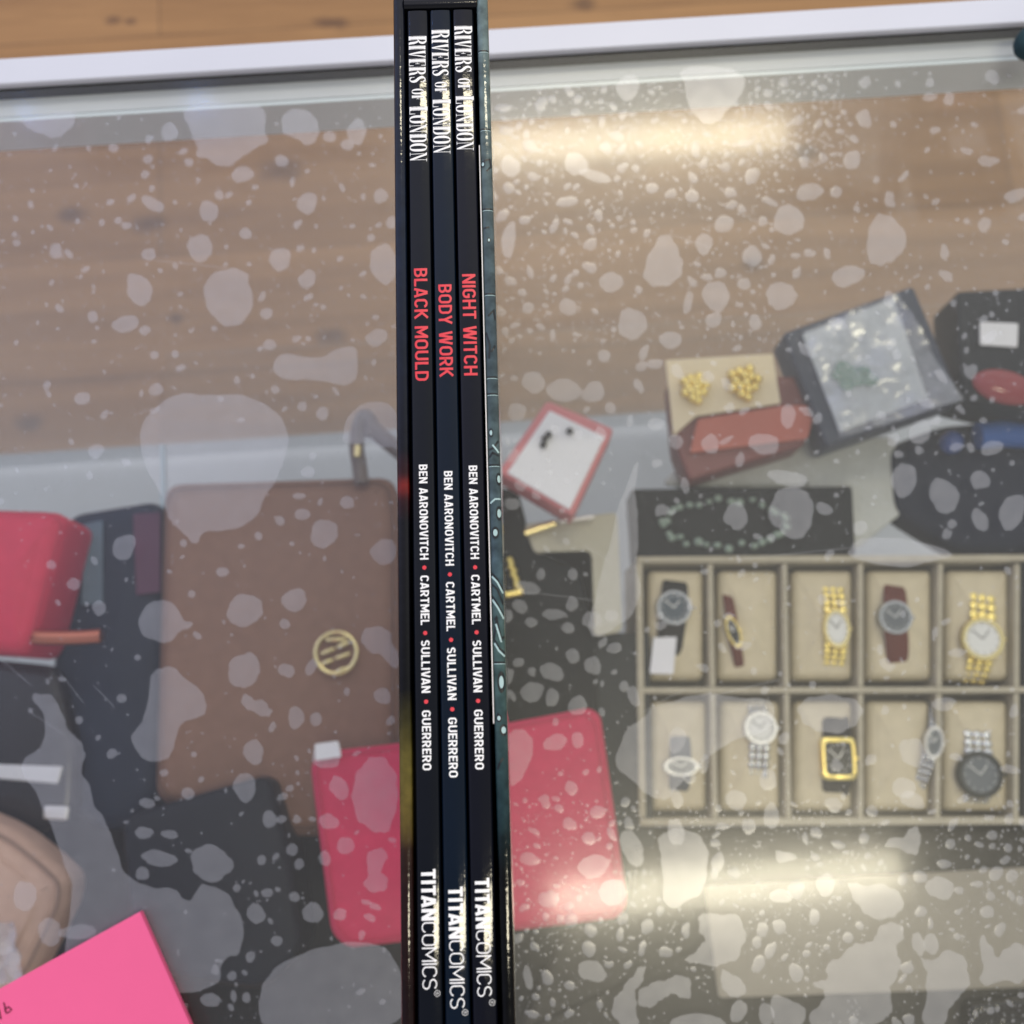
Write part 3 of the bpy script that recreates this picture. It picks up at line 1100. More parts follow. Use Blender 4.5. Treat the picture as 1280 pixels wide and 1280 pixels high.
M_left = rim_mat('dark_print', [(-4, (22, 24, 34)), (300, (20, 30, 48)), (560, (16, 18, 28)), (592, (52, 20, 24)), (606, (120, 34, 30)), (622, (48, 18, 22)), (650, (14, 14, 20)), (860, (10, 10, 12)), (905, (58, 54, 26)), (960, (104, 94, 44)), (1030, (92, 78, 38)), (1060, (46, 30, 22)), (1110, (36, 18, 18)), (1280, (26, 14, 14))], .25)
TEAL = (84, 108, 112)
M_right = rim_mat('teal_brick_print', [(-4, (100, 118, 118)), (150, (90, 106, 106)), (300, (72, 88, 92)), (440, (62, 76, 82)), (560, (74, 90, 92)), (700, (66, 84, 92)), (800, (68, 90, 88)), (900, (56, 78, 78)), (1000, (36, 58, 62)), (1060, (18, 32, 34)), (1090, (6, 8, 8)), (1290, (6, 6, 7))], .42)
M_dark = cover_mat('black_card', (14, 15, 20))


def wall(name, x0, x1, y0, y1, m, axis_y=True, z0=0, r=.0011):
    """a card wall with a rounded, foil-wrapped rim"""
    prof = []
    w = (x1 - x0) if axis_y else (y1 - y0)
    pr = [(0, z0), (w, z0)]
    pr += [(w - r + r * math.cos(R(a)), HGT - r + r * math.sin(R(a))) for a in range(0, 91, 15)]
    pr += [(r - r * math.cos(R(a)), HGT - r + r * math.sin(R(a))) for a in range(90, -1, -15)]
    b = MB()
    if axis_y:
        steps = 40
        b.rings([[(x0 + u, y0 + (y1 - y0) * k / steps, z) for u, z in pr] for k in range(steps + 1)])
    else:
        b.rings([[(x0 + (x1 - x0) * k / 6, y0 + u, z) for u, z in pr] for k in range(7)])
    return b.build(name, m, case, local=True)


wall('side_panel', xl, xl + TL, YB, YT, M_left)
rp_ = wall('side_panel', xr - TR, xr, YB, YT, M_right)
rp_['label'] = 'right side panel printed with teal stone blocks and drops'
wall('end_panel', xl + TL + .00002, xr - TR - .00002, YT - .0030, YT, M_dark, False, z0=.003)
wall('end_panel', xl + TL + .00002, xr - TR - .00002, YB, YB + .0030, M_dark, False, z0=.003)
b = MB()
b.box(((xl + TL + xr - TR) / 2, YMID, .0014), (xr - TR - xl - TL - .0001, LEN - .001, .0026))
b.build('back_panel', M_dark, case, local=True)
# the white cut edge of the wrapping paper along the inside of the right wall
b = MB()
y1_, y0_ = ylocal(182), ylocal(906)
b.rings([[(xr - TR - .00032 + .00028 * u, y, HGT - .0002 - .0009 + v) for u, v in ((0, 0), (.9, 0), (.9, .0009), (0, .0009))] for y in [y0_ + (y1_ - y0_) * k / 10 for k in range(11)]])
b.build('paper_edge', mat('paper_white', (240, 236, 232), .6, var=.05), case, local=True)

# drawn lines, drops and coils of the printed stonework on the right rim
ink, pale = MB(), MB()
RX0, RX1 = xr - TR, xr
RW = RX1 - RX0


def rim_pt(x, dz=0):
    """height of the rounded rim at x"""
    r = .0011
    d = min(x - RX0, RX1 - x)
    if d >= r:
        return HGT + dz
    q = max(0, r - d)
    return HGT - r + math.sqrt(max(0, r * r - q * q)) + dz


def rim_line(mb, pts, w, dz):
    """pts: (share across the rim, photograph row)"""
    q = []
    for i in range(len(pts) - 1):
        for k in range(14):
            t = k / 14
            q.append((pts[i][0] * (1 - t) + pts[i + 1][0] * t, pts[i][1] * (1 - t) + pts[i + 1][1] * t))
    q.append(pts[-1])
    P = [(RX0 + RW * max(.05, min(.95, a)), ylocal(py, 615)) for a, py in q]
    lf, rt = ribbon(P, w / 2, False)
    cl = lambda v: (min(max(v.x, RX0 + .0001), RX1 - .0001), v.y)
    n = len(lf)
    vs = [(*cl(v), rim_pt(cl(v)[0], dz)) for v in lf] + [(*cl(v), rim_pt(cl(v)[0], dz)) for v in rt]
    mb.add(vs, [(i, i + 1, n + i + 1, n + i) for i in range(n - 1)])


def rim_drop(a, py, rx, ry):
    c = (RX0 + RW * a, ylocal(py, 615))
    for mb, s_, dz in ((ink, 1.15, 7.8e-5), (pale, .66, 9e-5)):
        P = oval(c[0], c[1], rx * s_, ry * s_, 2, 16)
        P = [(min(max(x, RX0 + .0001), RX1 - .0001), y) for x, y in P]
        cz = rim_pt(c[0], dz)
        mb.add([(c[0], c[1], cz)] + [(x, y, rim_pt(x, dz)) for x, y in P], [(0, 1 + i, 1 + (i + 1) % 16) for i in range(16)])


for py in (63, 161, 261, 367, 471, 492, 581, 828):
    rim_line(ink, [(.05, py), (.95, py + .4)], .00040, 5.5e-5)
    rim_line(pale, [(.05, py + 2.0), (.95, py + 2.2)], .00016, 6.0e-5)
for P in ([(.3, 201), (.8, 199), (.9, 208), (.5, 214)], [(.1, 285), (.6, 284)], [(.3, 395), (.8, 388), (.9, 400)], [(.1, 415), (.4, 432), (.3, 448)], [(.5, 440), (.85, 432)], [(.1, 562), (.5, 560), (.9, 551)], [(.1, 572), (.4, 566), (.9, 570)],
          [(.05, 716), (.5, 724), (.95, 738)], [(.05, 730), (.5, 737), (.95, 756)], [(.05, 745), (.5, 756), (.95, 770)], [(.15, 800), (.5, 810), (.95, 817)], [(.2, 775), (.35, 772), (.7, 800), (.95, 796)], [(.1, 800), (.4, 772)], [(.6, 948), (.3, 955), (.15, 962)], [(.1, 900), (.3, 893), (.55, 897)]):
    rim_line(ink, P, .00046, 6.5e-5)
for P in ([(.05, 720), (.5, 728), (.95, 742)], [(.05, 749), (.5, 760), (.95, 774)], [(.1, 629), (.5, 624), (.95, 624)], [(.15, 804), (.5, 814), (.95, 821)], [(.3, 780), (.7, 803)], [(.4, 556), (.9, 566)]):
    rim_line(pale, P, .00042, 7.2e-5)
for a, py, rx, ry in ((.3, 541, .0005, .0010), (.85, 599, .0006, .0014), (.8, 642, .0007, .0016), (.45, 666, .0008, .0013), (.62, 853, .0008, .0022), (.35, 898, .0006, .0008), (.7, 913, .0008, .0012), (.2, 205, .0005, .0008), (.55, 300, .0004, .0006)):
    rim_drop(a, py, rx, ry)
ink.build('printed_lines', M_ink, rp_, local=True, smooth=False)
pale.build('printed_highlights', M_pale, rp_, local=True, smooth=False)

# books: (left edge, right edge) of each spine in the photograph near the top and near the bottom
BOOKS = [
    dict(top=(509.9, 535.6), bot=(519.7, 551.3), rgb=(12, 16, 24), title='BLACK MOULD', kick=0,
         series=(43, 200), t=(334, 475), au=[('BEN AARONOVITCH', 580, 699), ('CARTMEL', 719, 781), ('SULLIVAN', 800, 866), ('GUERRERO', 888, 963)], dots=(709, 791, 877), pub=(1087, 1238, 1243), tilt=0,
         label='comic book with BLACK MOULD in red on its near black spine'),
    dict(top=(537.7, 564.3), bot=(555.3, 585.4), rgb=(7, 21, 36), title='BODY WORK', kick=0,
         series=(35, 190), t=(354, 470), au=[('BEN AARONOVITCH', 588, 706.5), ('CARTMEL', 727, 788.5), ('SULLIVAN', 809, 875), ('GUERRERO', 897, 972)], dots=(717.5, 799.5, 886.5), pub=(1109, 1262, 1267), tilt=R(.25),
         label='comic book with BODY WORK in red on its dark blue spine'),
    dict(top=(567.2, 592.0), bot=(588.7, 620.4), rgb=(13, 15, 25), title='NIGHT WITCH', kick=0,
         series=(30, 186), t=(341, 468), au=[('BEN AARONOVITCH', 581, 698), ('CARTMEL', 718, 780), ('SULLIVAN', 800, 865), ('GUERRERO', 887, 962)], dots=(708.5, 790, 876), pub=(1098, 1247, 1254.5), tilt=R(1.4),
         label='comic book with NIGHT WITCH in red on its black spine'),
]
SP = HGT - .0006                   # height of the spines above the case's foot
CZ = case_org.z


def spine_arc(u):
    """sag of the gently rounded spine at u in -1..1"""
    return -.00020 * u * u - .00045 * max(0, abs(u) - .82) ** 2 / .0324


for B in BOOKS:
    xa = (loc(B['top'][0], 10).x + loc(B['bot'][0], 1259).x) / 2
    xb = (loc(B['top'][1], 10).x + loc(B['bot'][1], 1259).x) / 2
    xc, hw = (xa + xb) / 2, (xb - xa) / 2
    yt, yb = ylocal(10.5), YB + .0045
    book_o = case_org + Matrix.Rotation(CASE_YAW, 3, 'Z') @ Vector((xc, (yt + yb) / 2, .0031))
    bk = thing('comic_book', book_o, B['label'], 'comic book', 'comic books in the slipcase', rz=CASE_YAW)
    yc = (yt + yb) / 2
    HL = (yt - yb) / 2
    sp = SP - .0031                # spine height in the book's own coordinates
    tl = math.tan(B['tilt'])

    def surf(x, dz=0.0):
        u = max(-1, min(1, x / hw))
        return sp + spine_arc(u) - tl * x + dz
    # cover: spine and two boards in one folded sheet
    b = MB()
    prof = [(-hw, 0)] + [(-hw * math.cos(math.pi * k / 24), surf(-hw * math.cos(math.pi * k / 24))) for k in range(25)] + [(hw, 0)]
    th = .0004
    inn = [(hw - th, 0), (hw - th, sp - .0012), (-hw + th, sp - .0012), (-hw + th, 0)]
    full = prof + inn
    b.rings([[(x, -HL + 2 * HL * k / 30, z) for x, z in full] for k in range(31)])
    cv = b.build('cover', cover_mat('spine_print', B['rgb'], .055), bk, local=True)
    b = MB()
    b.box((0, 0, (sp - .002) / 2), (2 * hw - .0012, 2 * HL - .0006, sp - .002))
    b.build('pages', mat('page_paper', (226, 220, 206), .8), bk, local=True, smooth=False)

    def ub(py):
        return ylocal(py, sum(B['bot']) / 2 - 6) - yc

    def writer(text, y_start, y_end, cap, stroke, gap, kind, lift=2.0e-5, weights=None):
        T = Letters(0)
        items, x = [], 0
        for i, ch in enumerate(text):
            s_ = weights(i) if weights else stroke
            if kind == 'serif':
                w, P, Q = serif(ch)
                sc = 1.0 if i in (0, 10) else .93
                if text[7:9] == 'OF' and i in (7, 8):
                    sc = .66
                items.append((x, sc, P, Q))
                x += w * sc + gap
                if ch == ' ':
                    x -= gap
            else:
                w, St = sans(ch, s_)
                if ch == 'A' and i and text[i - 1] in 'TV' or ch == 'T' and i and text[i - 1] == 'A':
                    x -= .07
                items.append((x, s_, St))
                x += w + gap
        x -= gap
        u0, u1 = ub(y_start), ub(y_end)
        k = (u0 - u1) / x
        for it in items:
            if kind == 'serif':
                x0, sc, P, Q = it
                base = .0 if sc > .9 else .14

                def f(p, x0=x0, sc=sc, base=base):
                    X = (p[1] * sc + base - .5) * cap
                    return (X, u0 - (x0 + p[0] * sc) * k, lift + (T.k % 9) * 2.5e-6)
                for q in P:
                    T.poly(q, f)
                for o_, i_ in Q:
                    T.strip(o_, i_, len(o_) == 28, f)
            else:
                x0, s_, St = it

                def f(p, x0=x0):
                    X = (p[1] - .5) * cap
                    return (X, u0 - (x0 + p[0]) * k, lift + (T.k % 9) * 2.5e-6)
                for line, closed in St:
                    T.put(line, closed, s_ / 2, f)
        return T.mb

    q = writer('RIVERS OF LONDON', *B['series'], .0047, 0, .042, 'serif')
    q.conform(hw, surf)
    q.build('series_title', M_text, bk, local=True, smooth=False)
    q = writer(B['title'], *B['t'], .00335, .155, .10, 'sans')
    q.conform(hw, surf)
    q.build('book_title', M_red, bk, local=True, smooth=False)
    T = MB()
    for txt, a, c in B['au']:
        q = writer(txt, a, c, .00205, .165, .105, 'sans')
        T.add(q.v, q.f)
    T.conform(hw, surf)
    au = T.build('author_names', M_text, bk, local=True, smooth=False)
    for d in B['dots']:
        q = MB()
        q.add([(x, y, surf(x, 2e-5)) for x, y in oval(0, ub(d), .00050, .00050, 2, 18)], [tuple(range(18))])
        q.build('separator_dot', M_red, au, local=True, smooth=False)
    p0, p1, pr_ = B['pub']
    q = writer('TITANCOMICS', p0, p1, .0033, .07, .085, 'sans', weights=lambda i: .185 if i < 5 else .075)
    T = MB()
    T.add(q.v, q.f)
    # the small registered mark: ring and R
    cx_, cy_ = .00165, ub(pr_)
    for rad, hw_ in ((.00062, .000045),):
        o_, i_ = oval(cx_, cy_, rad + hw_, rad + hw_, 2, 20), oval(cx_, cy_, rad - hw_, rad - hw_, 2, 20)
        T.add([(x, y, 2e-5) for x, y in o_] + [(x, y, 2e-5) for x, y in i_], [(i, (i + 1) % 20, 20 + (i + 1) % 20, 20 + i) for i in range(20)])
    w, St = sans('R', .2)
    for n_, (line, closed) in enumerate(St):
        lf, rt = ribbon(line, .06, closed)
        g = lambda p: (cx_ + (p[1] - .5) * .00062, cy_ - (p[0] - .3) * .00062, 2.4e-5 + n_ * 3e-6)
        n = len(lf)
        T.add([g(p) for p in lf] + [g(p) for p in rt], [(i, i + 1, n + i + 1, n + i) for i in range(n - 1)])
    T.conform(hw, surf)
    T.build('publisher_name', M_text, bk, local=True, smooth=False)

# ------------------------------------------------------------------ pink note pad on the glass
NZ = .0042
PAD = [(175, 1139), (240, 1288), (200, 1500), (-60, 1420), (-130, 1305)]
pad_pix = [(175, 1139.5), (262, 1336), (20, 1440), (-70, 1274)]
pad = thing('sticky_note_pad', centre(pad_pix, 0.0003), 'bright pink square pad of sticky notes lying on the wet glass', 'note pad')
b = MB()
q = [at(x, y, NZ).to_2d() for x, y in pad_pix]
b.prism(q[::-1], .0010, NZ)
m_pink = mat('pink_paper', (252, 104, 158), .75, scale=500, bstr=.08, var=.03)
b.build('note_stack', m_pink, pad, smooth=False)
cl = MB()
cl.slab(outline([(1275, 40), (1281, 30), (1302, 26), (1330, 40), (1320, 66), (1288, 62), (1277, 54)], .014, .006), .0034, .014, .004, .001)
o = cl.build('cleaning_cloth', mat('teal_cloth', (34, 62, 68), .9, scale=500, bstr=.4), None)
props(o, 'dark teal cloth corner lying on the counter rail at the right edge', 'cloth')
T = MB()
for n_, line in enumerate(([(4.5, 1253), (6, 1258), (6.6, 1264), (8, 1260), (10.5, 1258.5), (14.5, 1262), (12, 1264.5), (8, 1266.5), (6.4, 1263)], [(-6, 1254), (-1, 1263), (1.2, 1274)])):
    T.tube([at(x, y, NZ + .00004) for x, y in line], .00028, 6)
T.build('handwriting', mat('maroon_ink', (92, 12, 46), .5), pad)

# ------------------------------------------------------------------ goods on the glass shelf
def flat_item(name, label, cat, pix, ztop, thick, m, r=.008, edge=.004, puff=.0, group=None, part='body'):
    t = thing(name, centre(pix, ztop - thick), label, cat, group)
    b = MB()
    b.slab(outline(pix, ztop, r), ztop - thick, ztop, edge, puff)
    b.build(part, m, t)
    return t


def patch(t, name, pix, z, thick, m, r=.001, edge=.0004, puff=0, parent=None):
    b = MB()
    b.slab(outline(pix, z, r), z - thick, z, edge, puff)
    return b.build(name, m, parent or t)


def stitch(t, pix, z, m, r=.0004, inset=.9, name='stitching'):
    c = centre(pix, z).to_2d()
    P = [c + (p - c) * inset for p in outline(pix, z, .012)]
    b = MB()
    b.tube([(p.x, p.y, z) for p in P], r, 6, closed=True)
    return b.build(name, m, t)


def rod(t, name, pts, z, r, m, parent=None, n=10):
    b = MB()
    if len(pts) > 3:
        q = []
        for i in range(len(pts) - 1):
            p0, p1, p2, p3 = pts[max(0, i - 1)], pts[i], pts[i + 1], pts[min(len(pts) - 1, i + 2)]
            for k in range(5):
                u = k / 5
                q.append(tuple(.5 * (2 * b1 + (c1 - a1) * u + (2 * a1 - 5 * b1 + 4 * c1 - d1) * u * u + (3 * b1 - a1 - 3 * c1 + d1) * u ** 3) for a1, b1, c1, d1 in zip(p0, p1, p2, p3)))
        pts = q + [pts[-1]]
    b.tube([at(x, y, z) for x, y in pts], r, n)
    return b.build(name, m, parent or t)


L_brown = leather('brown_leather', (130, 100, 85), .5)
L_navy = leather('navy_leather', (28, 38, 56), .5)
L_black = leather('black_leather', (20, 22, 26), .45)
L_crim = leather('crimson_leather', (198, 48, 86), .5)
L_red = leather('red_leather', (204, 56, 84), .5)
L_beige = leather('blush_leather', (196, 166, 152), .5)
V_black = mat('black_velvet', (24, 27, 28), .8, spec=.15, scale=800, var=.25)
V_dark = mat('charcoal_card', (44, 47, 47), .6, spec=.15, scale=200, var=.2)
M_tag = mat('tag_paper', (226, 226, 228), .7, scale=300, var=.05)
M_cream = mat('cream_card', (222, 206, 172), .7, scale=300, var=.06)
M_cush = mat('cream_cushion', (206, 194, 164), .85, scale=700, bstr=.3, var=.14)
M_line = mat('beige_lining', (178, 170, 148), .8, scale=700, bstr=.3, var=.2)
M_redshade = mat('shaded_red_card', (112, 56, 52), .5, scale=200, var=.15)  # red earring box body, shadow of its lower part painted in as darker red
M_pinkbox = mat('dark_pink_card', (200, 122, 124), .5, scale=200, var=.1)

# brown handbag with a round gold badge
BAG = [(200, 601), (492, 592), (497, 640), (497, 1044), (355, 1048), (188, 1004)]
ZB = -.215
bag = flat_item('handbag', 'large brown leather handbag with round gold badge under the glass', 'handbag', BAG, ZB, .08, L_brown, .012, .012, .004)
stitch(bag, BAG, ZB + .0005, mat('brown_thread', (84, 60, 48), .7), .0005, .95)
c = at(420, 816, ZB + .006)
b = MB()
ring = [(c.x + .0118 * math.cos(a), c.y + .0118 * math.sin(a), c.z) for a in [2 * math.pi * k / 40 for k in range(40)]]
b.tube(ring, .0014, 8, closed=True)
badge = b.build('badge', M_gold2, bag)
for (x0, y0, x1, y1) in ((408, 800, 432, 799), (402, 817, 418, 811), (422, 809, 436, 803), (402, 830, 416, 825), (420, 823, 437, 817), (420, 840, 434, 835)):
    b = MB()
    b.tube([at(x0, y0, ZB + .0058), at((x0 + x1) / 2, (y0 + y1) / 2, ZB + .0068), at(x1, y1, ZB + .0058)], [.0011, .0016, .0011], 8)
    b.build('badge_stroke', M_gold2, badge)
rod(bag, 'strap_loop', [(452, 604), (449, 580), (446, 560), (448, 535), (455, 520), (463, 528), (462, 545)], ZB + .004, .0045, mat('dark_strap', (104, 94, 88), .5))
rod(bag, 'strap', [(462, 530), (476, 545), (492, 558), (520, 580)], ZB + .004, .005, mat('dark_strap', (104, 94, 88), .5))
rod(bag, 'clasp', [(446, 571), (447, 557)], ZB + .009, .0022, M_gold2)

# navy bag below it, with a paler panel and purple lining
NV = [(78, 642), (190, 624), (206, 640), (200, 1000), (140, 1046), (70, 1010), (60, 850)]
nv = flat_item('shoulder_bag', 'dark navy shoulder bag with pale blue panel between red purse and brown handbag', 'shoulder bag', NV, -.245, .05, L_navy, .012, .01, .003)
patch(nv, 'panel', [(104, 655), (128, 650), (128, 755), (102, 756)], -.2405, .002, mat('slate_cloth', (84, 104, 122), .7, scale=600))
patch(nv, 'lining', [(166, 642), (200, 640), (200, 740), (170, 744)], -.2405, .002, mat('plum_cloth', (84, 48, 74), .8, scale=600))

# red purse at the far left with a copper zip pull
RP = [(-70, 633), (66, 637), (80, 648), (40, 800), (28, 818), (-70, 812)]
rp = flat_item('purse', 'red leather purse with copper zip pull beside navy shoulder bag', 'purse', RP, -.195, .055, L_red, .012, .010, .004)
stitch(rp, RP, -.1945, mat('red_thread', (176, 40, 64), .7), .0005, .95)
rod(rp, 'zip_pull', [(42, 796), (60, 797), (96, 797), (127, 795)], -.2, .0042, M_copper)

# black patent wallet with silver bars
BW = [(-70, 818), (70, 832), (96, 940), (92, 1020), (40, 1052), (-70, 1060)]
bw = flat_item('wallet', 'black patent wallet with two silver bars below the red purse', 'wallet', BW, -.232, .035, mat('patent_black', (20, 18, 18), .25, scale=220, bstr=.25), .01, .006, .002)
patch(bw, 'silver_bar', [(-20, 955), (78, 958), (72, 980), (-20, 972)], -.2285, .0025, M_silver)
patch(bw, 'silver_clasp', [(54, 1007), (86, 1008), (84, 1026), (53, 1024)], -.2285, .0035, M_silver, .002, .0012)

# blush purse in the lower left corner
BP = [(-80, 1000), (8, 1036), (62, 1080), (82, 1100), (78, 1132), (30, 1230), (-20, 1300), (-90, 1300)]
bp = flat_item('coin_purse', 'pale blush coin purse with piped edge beside pink note pad', 'coin purse', BP, -.19, .04, L_beige, .014, .012, .005)
stitch(bp, BP, -.1895, mat('taupe_piping', (140, 116, 104), .6), .0010, .90, 'piping')
b = MB()
rr = random.Random(4)
G = 9
pts = []
for i in range(G):
    for j in range(G):
        p = at(-40 + 62 * i / (G - 1) + rr.uniform(-3, 3), 1150 + 80 * j / (G - 1) + rr.uniform(-3, 3), -.178)
        p.z += rr.uniform(-.004, .004)
        pts.append(p)
b.add(pts, [(i * G + j, i * G + j + 1, (i + 1) * G + j + 1, (i + 1) * G + j) for i in range(G - 1) for j in range(G - 1)])
o = b.build('plastic_wrapper', M_plastic, None)
props(o, 'crumpled clear plastic wrapper lying on the blush coin purse', 'wrapper')

# black wallets in the lower left
flat_item('wallet', 'matt black wallet with rounded corners lying over the brown handbag', 'wallet', [(150, 1030), (165, 1016), (322, 971), (338, 978), (360, 1060), (378, 1190), (330, 1240), (165, 1215)], -.19, .05, leather('wallet_black', (20, 25, 34), .5), .010, .006, .002)
flat_item('fabric_pouch', 'dark grey fabric pouch under the pink wallet near the bottom edge', 'pouch', [(50, 1000), (800, 1040), (800, 1320), (30, 1320)], -.276, .02, mat('grey_cloth', (34, 35, 36), .9, spec=.1, scale=500), .012, .006, .002)

# crimson wallet passing behind the slipcase
CW = [(386, 958), (396, 940), (500, 929), (738, 884), (752, 894), (786, 1132), (774, 1150), (640, 1166), (432, 1187), (412, 1168)]
cw = flat_item('wallet', 'crimson pink wallet lying under the glass behind the slipcase', 'wallet', CW, -.18, .026, L_crim, .008, .006, .002)
stitch(cw, CW, -.1795, mat('crimson_thread', (188, 40, 80), .7), .0004, .95)
patch(cw, 'price_tag', [(393, 930), (423, 926), (427, 946), (394, 951)], -.176, .0008, M_tag)

# black jewellery boxes and gold pieces right of the slipcase
jb = flat_item('jewellery_box', 'black velvet jewellery box with gold twist chain right of the slipcase', 'jewellery box', [(560, 600), (648, 612), (668, 692), (736, 682), (748, 880), (756, 1010), (560, 1030)], -.235, .05, V_black, .006, .003, .0005)
b = MB()
for k in range(9):
    t_ = k / 8
    b.ball(at(637 + 11 * t_ + 1.5 * math.sin(k * 2.6), 700 + 36 * t_, -.230), .0024, 10, 6)
ch = b.build('twist_chain', M_gold, jb)
rod(jb, 'gold_bar', [(632, 744), (653, 740)], -.230, .0022, M_gold)
dk = flat_item('gift_box', 'dark charcoal gift box between jewellery box and watch box', 'gift box', [(738, 792), (812, 790), (818, 1060), (756, 1062)], -.238, .05, V_dark, .003, .002)
pp = flat_item('paper_sheet', 'pale grey folded paper sheet lying above the charcoal gift box', 'paper', [(655, 655), (772, 640), (778, 790), (742, 796), (738, 690), (668, 692)], -.226, .002, mat('grey_paper', (176, 172, 152), .7, scale=60, bstr=.5, dist=.002), .004, .0008)
t = thing('tie_clip', at(675, 661, -.224), 'slim gold tie clip lying on the pale paper sheet', 'tie clip')
rod(t, 'bar', [(656, 667), (694, 654)], -.222, .0022, M_gold2)
rod(t, 'clip', [(700, 652), (742, 646)], -.222, .0012, M_silver)

# red box with a white card of stud earrings
eb = flat_item('earring_box', 'small red box with white card of black studs, tilted, touching the slipcase', 'earring box', [(684, 500), (768, 536), (716, 646), (622, 590)], -.2, .03, M_pinkbox, .003, .002)
cd = patch(eb, 'card', [(687, 513), (756, 546), (712, 637), (634, 591)], -.1985, .0016, M_tag, .001)
for x, y in ((681, 548), (686, 543), (712, 539), (679, 556)):
    b = MB()
    b.ball(at(x, y, -.197), .0022, 12, 8)
    b.build('stud', mat('jet', (26, 26, 30), .2), eb)

# red box with gold cluster earrings on a cream card
rb = flat_item('earring_box', 'open red box with cream card of gold cluster earrings', 'earring box', [(838, 470), (1000, 470), (1022, 508), (1006, 556), (862, 600), (846, 560)], -.215, .03, M_redshade, .003, .002)
patch(rb, 'card', [(832, 450), (966, 442), (976, 504), (870, 520), (842, 545)], -.2105, .002, M_cream, .001)
patch(rb, 'front_flap', [(872, 524), (978, 507), (1020, 506), (1010, 548), (862, 566)], -.212, .003, mat('orange_red_card', (176, 92, 74), .5, scale=200), .002)
rr = random.Random(2)
for x, y, q in ((868, 485, 15), (930, 478, 18)):
    b = MB()
    for k in range(14):
        a, d = k * 2.4, q * math.sqrt((k + .5) / 14)
        b.ball(at(x + d * math.cos(a), y + 1.2 * d * math.sin(a), -.207 + .0035 * (1 - d / q)), .0030, 14, 9)
    b.build('cluster_earring', M_gold, rb)

# navy box with a clear bag and a green brooch
nb = flat_item('jewellery_box', 'tilted navy box with crumpled clear bag and green brooch on top', 'jewellery box', [(979, 416), (1142, 357), (1202, 500), (1034, 559)], -.205, .03, mat('navy_card', (44, 52, 70), .5, scale=200, var=.15), .003, .002)
patch(nb, 'insert', [(1003, 418), (1118, 372), (1160, 498), (1050, 540)], -.2035, .0016, mat('pale_card', (186, 192, 194), .7, scale=200), .001)
cb = MB()
G = 22
pts = []
for i in range(G):
    for j in range(G):
        u, v = i / (G - 1), j / (G - 1)
        x = (1004 * (1 - u) + 1122 * u) * (1 - v) + (1052 * (1 - u) + 1206 * u) * v
        y = (414 * (1 - u) + 366 * u) * (1 - v) + (546 * (1 - u) + 500 * u) * v
        p = at(x, y, -.194)
        p.z += .0035 * math.sin(9 * u + 4 * v) * math.sin(7 * v - 3 * u) + rr.uniform(-.0016, .0016)
        pts.append(p)
cb.add(pts, [(i * G + j, i * G + j + 1, (i + 1) * G + j + 1, (i + 1) * G + j) for i in range(G - 1) for j in range(G - 1)])
o = cb.build('plastic_bag', film('bag_plastic', .20, [(.20, .6), (.34, .4)], white=.12), None)
props(o, 'crumpled clear plastic bag lying on the tilted navy box', 'plastic bag')
t = thing('brooch', at(1062, 470, -.2025), 'green stone brooch inside the clear bag on the navy box', 'brooch')
m_green = mat('green_stone', (24, 112, 66), .2, scale=300)
for k in range(9):
    b = MB()
    a = k * 2.4
    b.ball(at(1064 + (4 + 2.6 * k) * math.cos(a), 470 + (2 + 1.4 * k) * math.sin(a), -.2), .0042, 12, 8, (1.2, 1, .5))
    b.build('stone', m_green, t)

# black box with white tag and a red stone, blue cloth below
kb = flat_item('ring_box', 'black ring box with white tag at the right edge of the photo', 'ring box', [(1196, 364), (1310, 358), (1318, 522), (1203, 498)], -.205, .04, mat('box_black', (22, 26, 32), .5, spec=.2, scale=200), .003, .002)
patch(kb, 'tag', [(1225, 402), (1273, 404), (1272, 434), (1225, 431)], -.2025, .0008, M_tag)
b = MB()
b.ball(at(1256, 484, -.200), .017, 24, 12, (1.15, .62, .35), Matrix.Rotation(-.25, 3, 'Z'))
b.build('cabochon', mat('red_stone', (150, 52, 56), .12, scale=60, var=.25), kb)
bl = flat_item('velvet_pouch', 'dark navy pouch with bright blue cord below the black ring box', 'pouch', [(1112, 556), (1180, 530), (1310, 520), (1310, 692), (1200, 690), (1118, 640)], -.24, .03, mat('navy_velvet', (22, 29, 46), .9, spec=.1, scale=600), .01, .008, .003)
rod(bl, 'blue_roll', [(1222, 545), (1250, 542), (1300, 545)], -.231, .0085, mat('blue_cloth', (30, 82, 150), .7, scale=600))
b = MB()
b.ball(at(1189, 553, -.234), .0075, 16, 10)
b.build('blue_bead', mat('blue_bead', (44, 70, 130), .15), bl)

# white tissue and the bracelet on its black tray
flat_item('tissue_sheet', 'crumpled whitish tissue sheet between red earring box and bracelet tray', 'tissue', [(826, 606), (850, 580), (1000, 552), (1120, 545), (1130, 640), (1066, 690), (1060, 612)], -.244, .004, mat('tissue', (188, 190, 184), .8, scale=70, bstr=.8, dist=.004), .006, .0015, .002)
bt = flat_item('bracelet_tray', 'flat black velvet tray above the watch box', 'tray', [(788, 611), (1066, 607), (1070, 694), (794, 700)], -.235, .03, V_black, .003, .002)
t = thing('bead_bracelet', at(905, 655, -.2345), 'pale green bead bracelet laid in an oval on black tray', 'bracelet')
mb_ = mat('pale_bead', (128, 146, 132), .15, scale=200, var=.2)
for k in range(34):
    a = 2 * math.pi * k / 34
    b = MB()
    b.ball(at(906 + 76 * math.cos(a) + rr.uniform(-3, 3), 654 + 29 * math.sin(a) + rr.uniform(-3.5, 3.5), -.2315), rr.uniform(.0020, .0031), 10, 7, (1, rr.uniform(.7, 1), .8))
    b.build('bead', mb_, t)

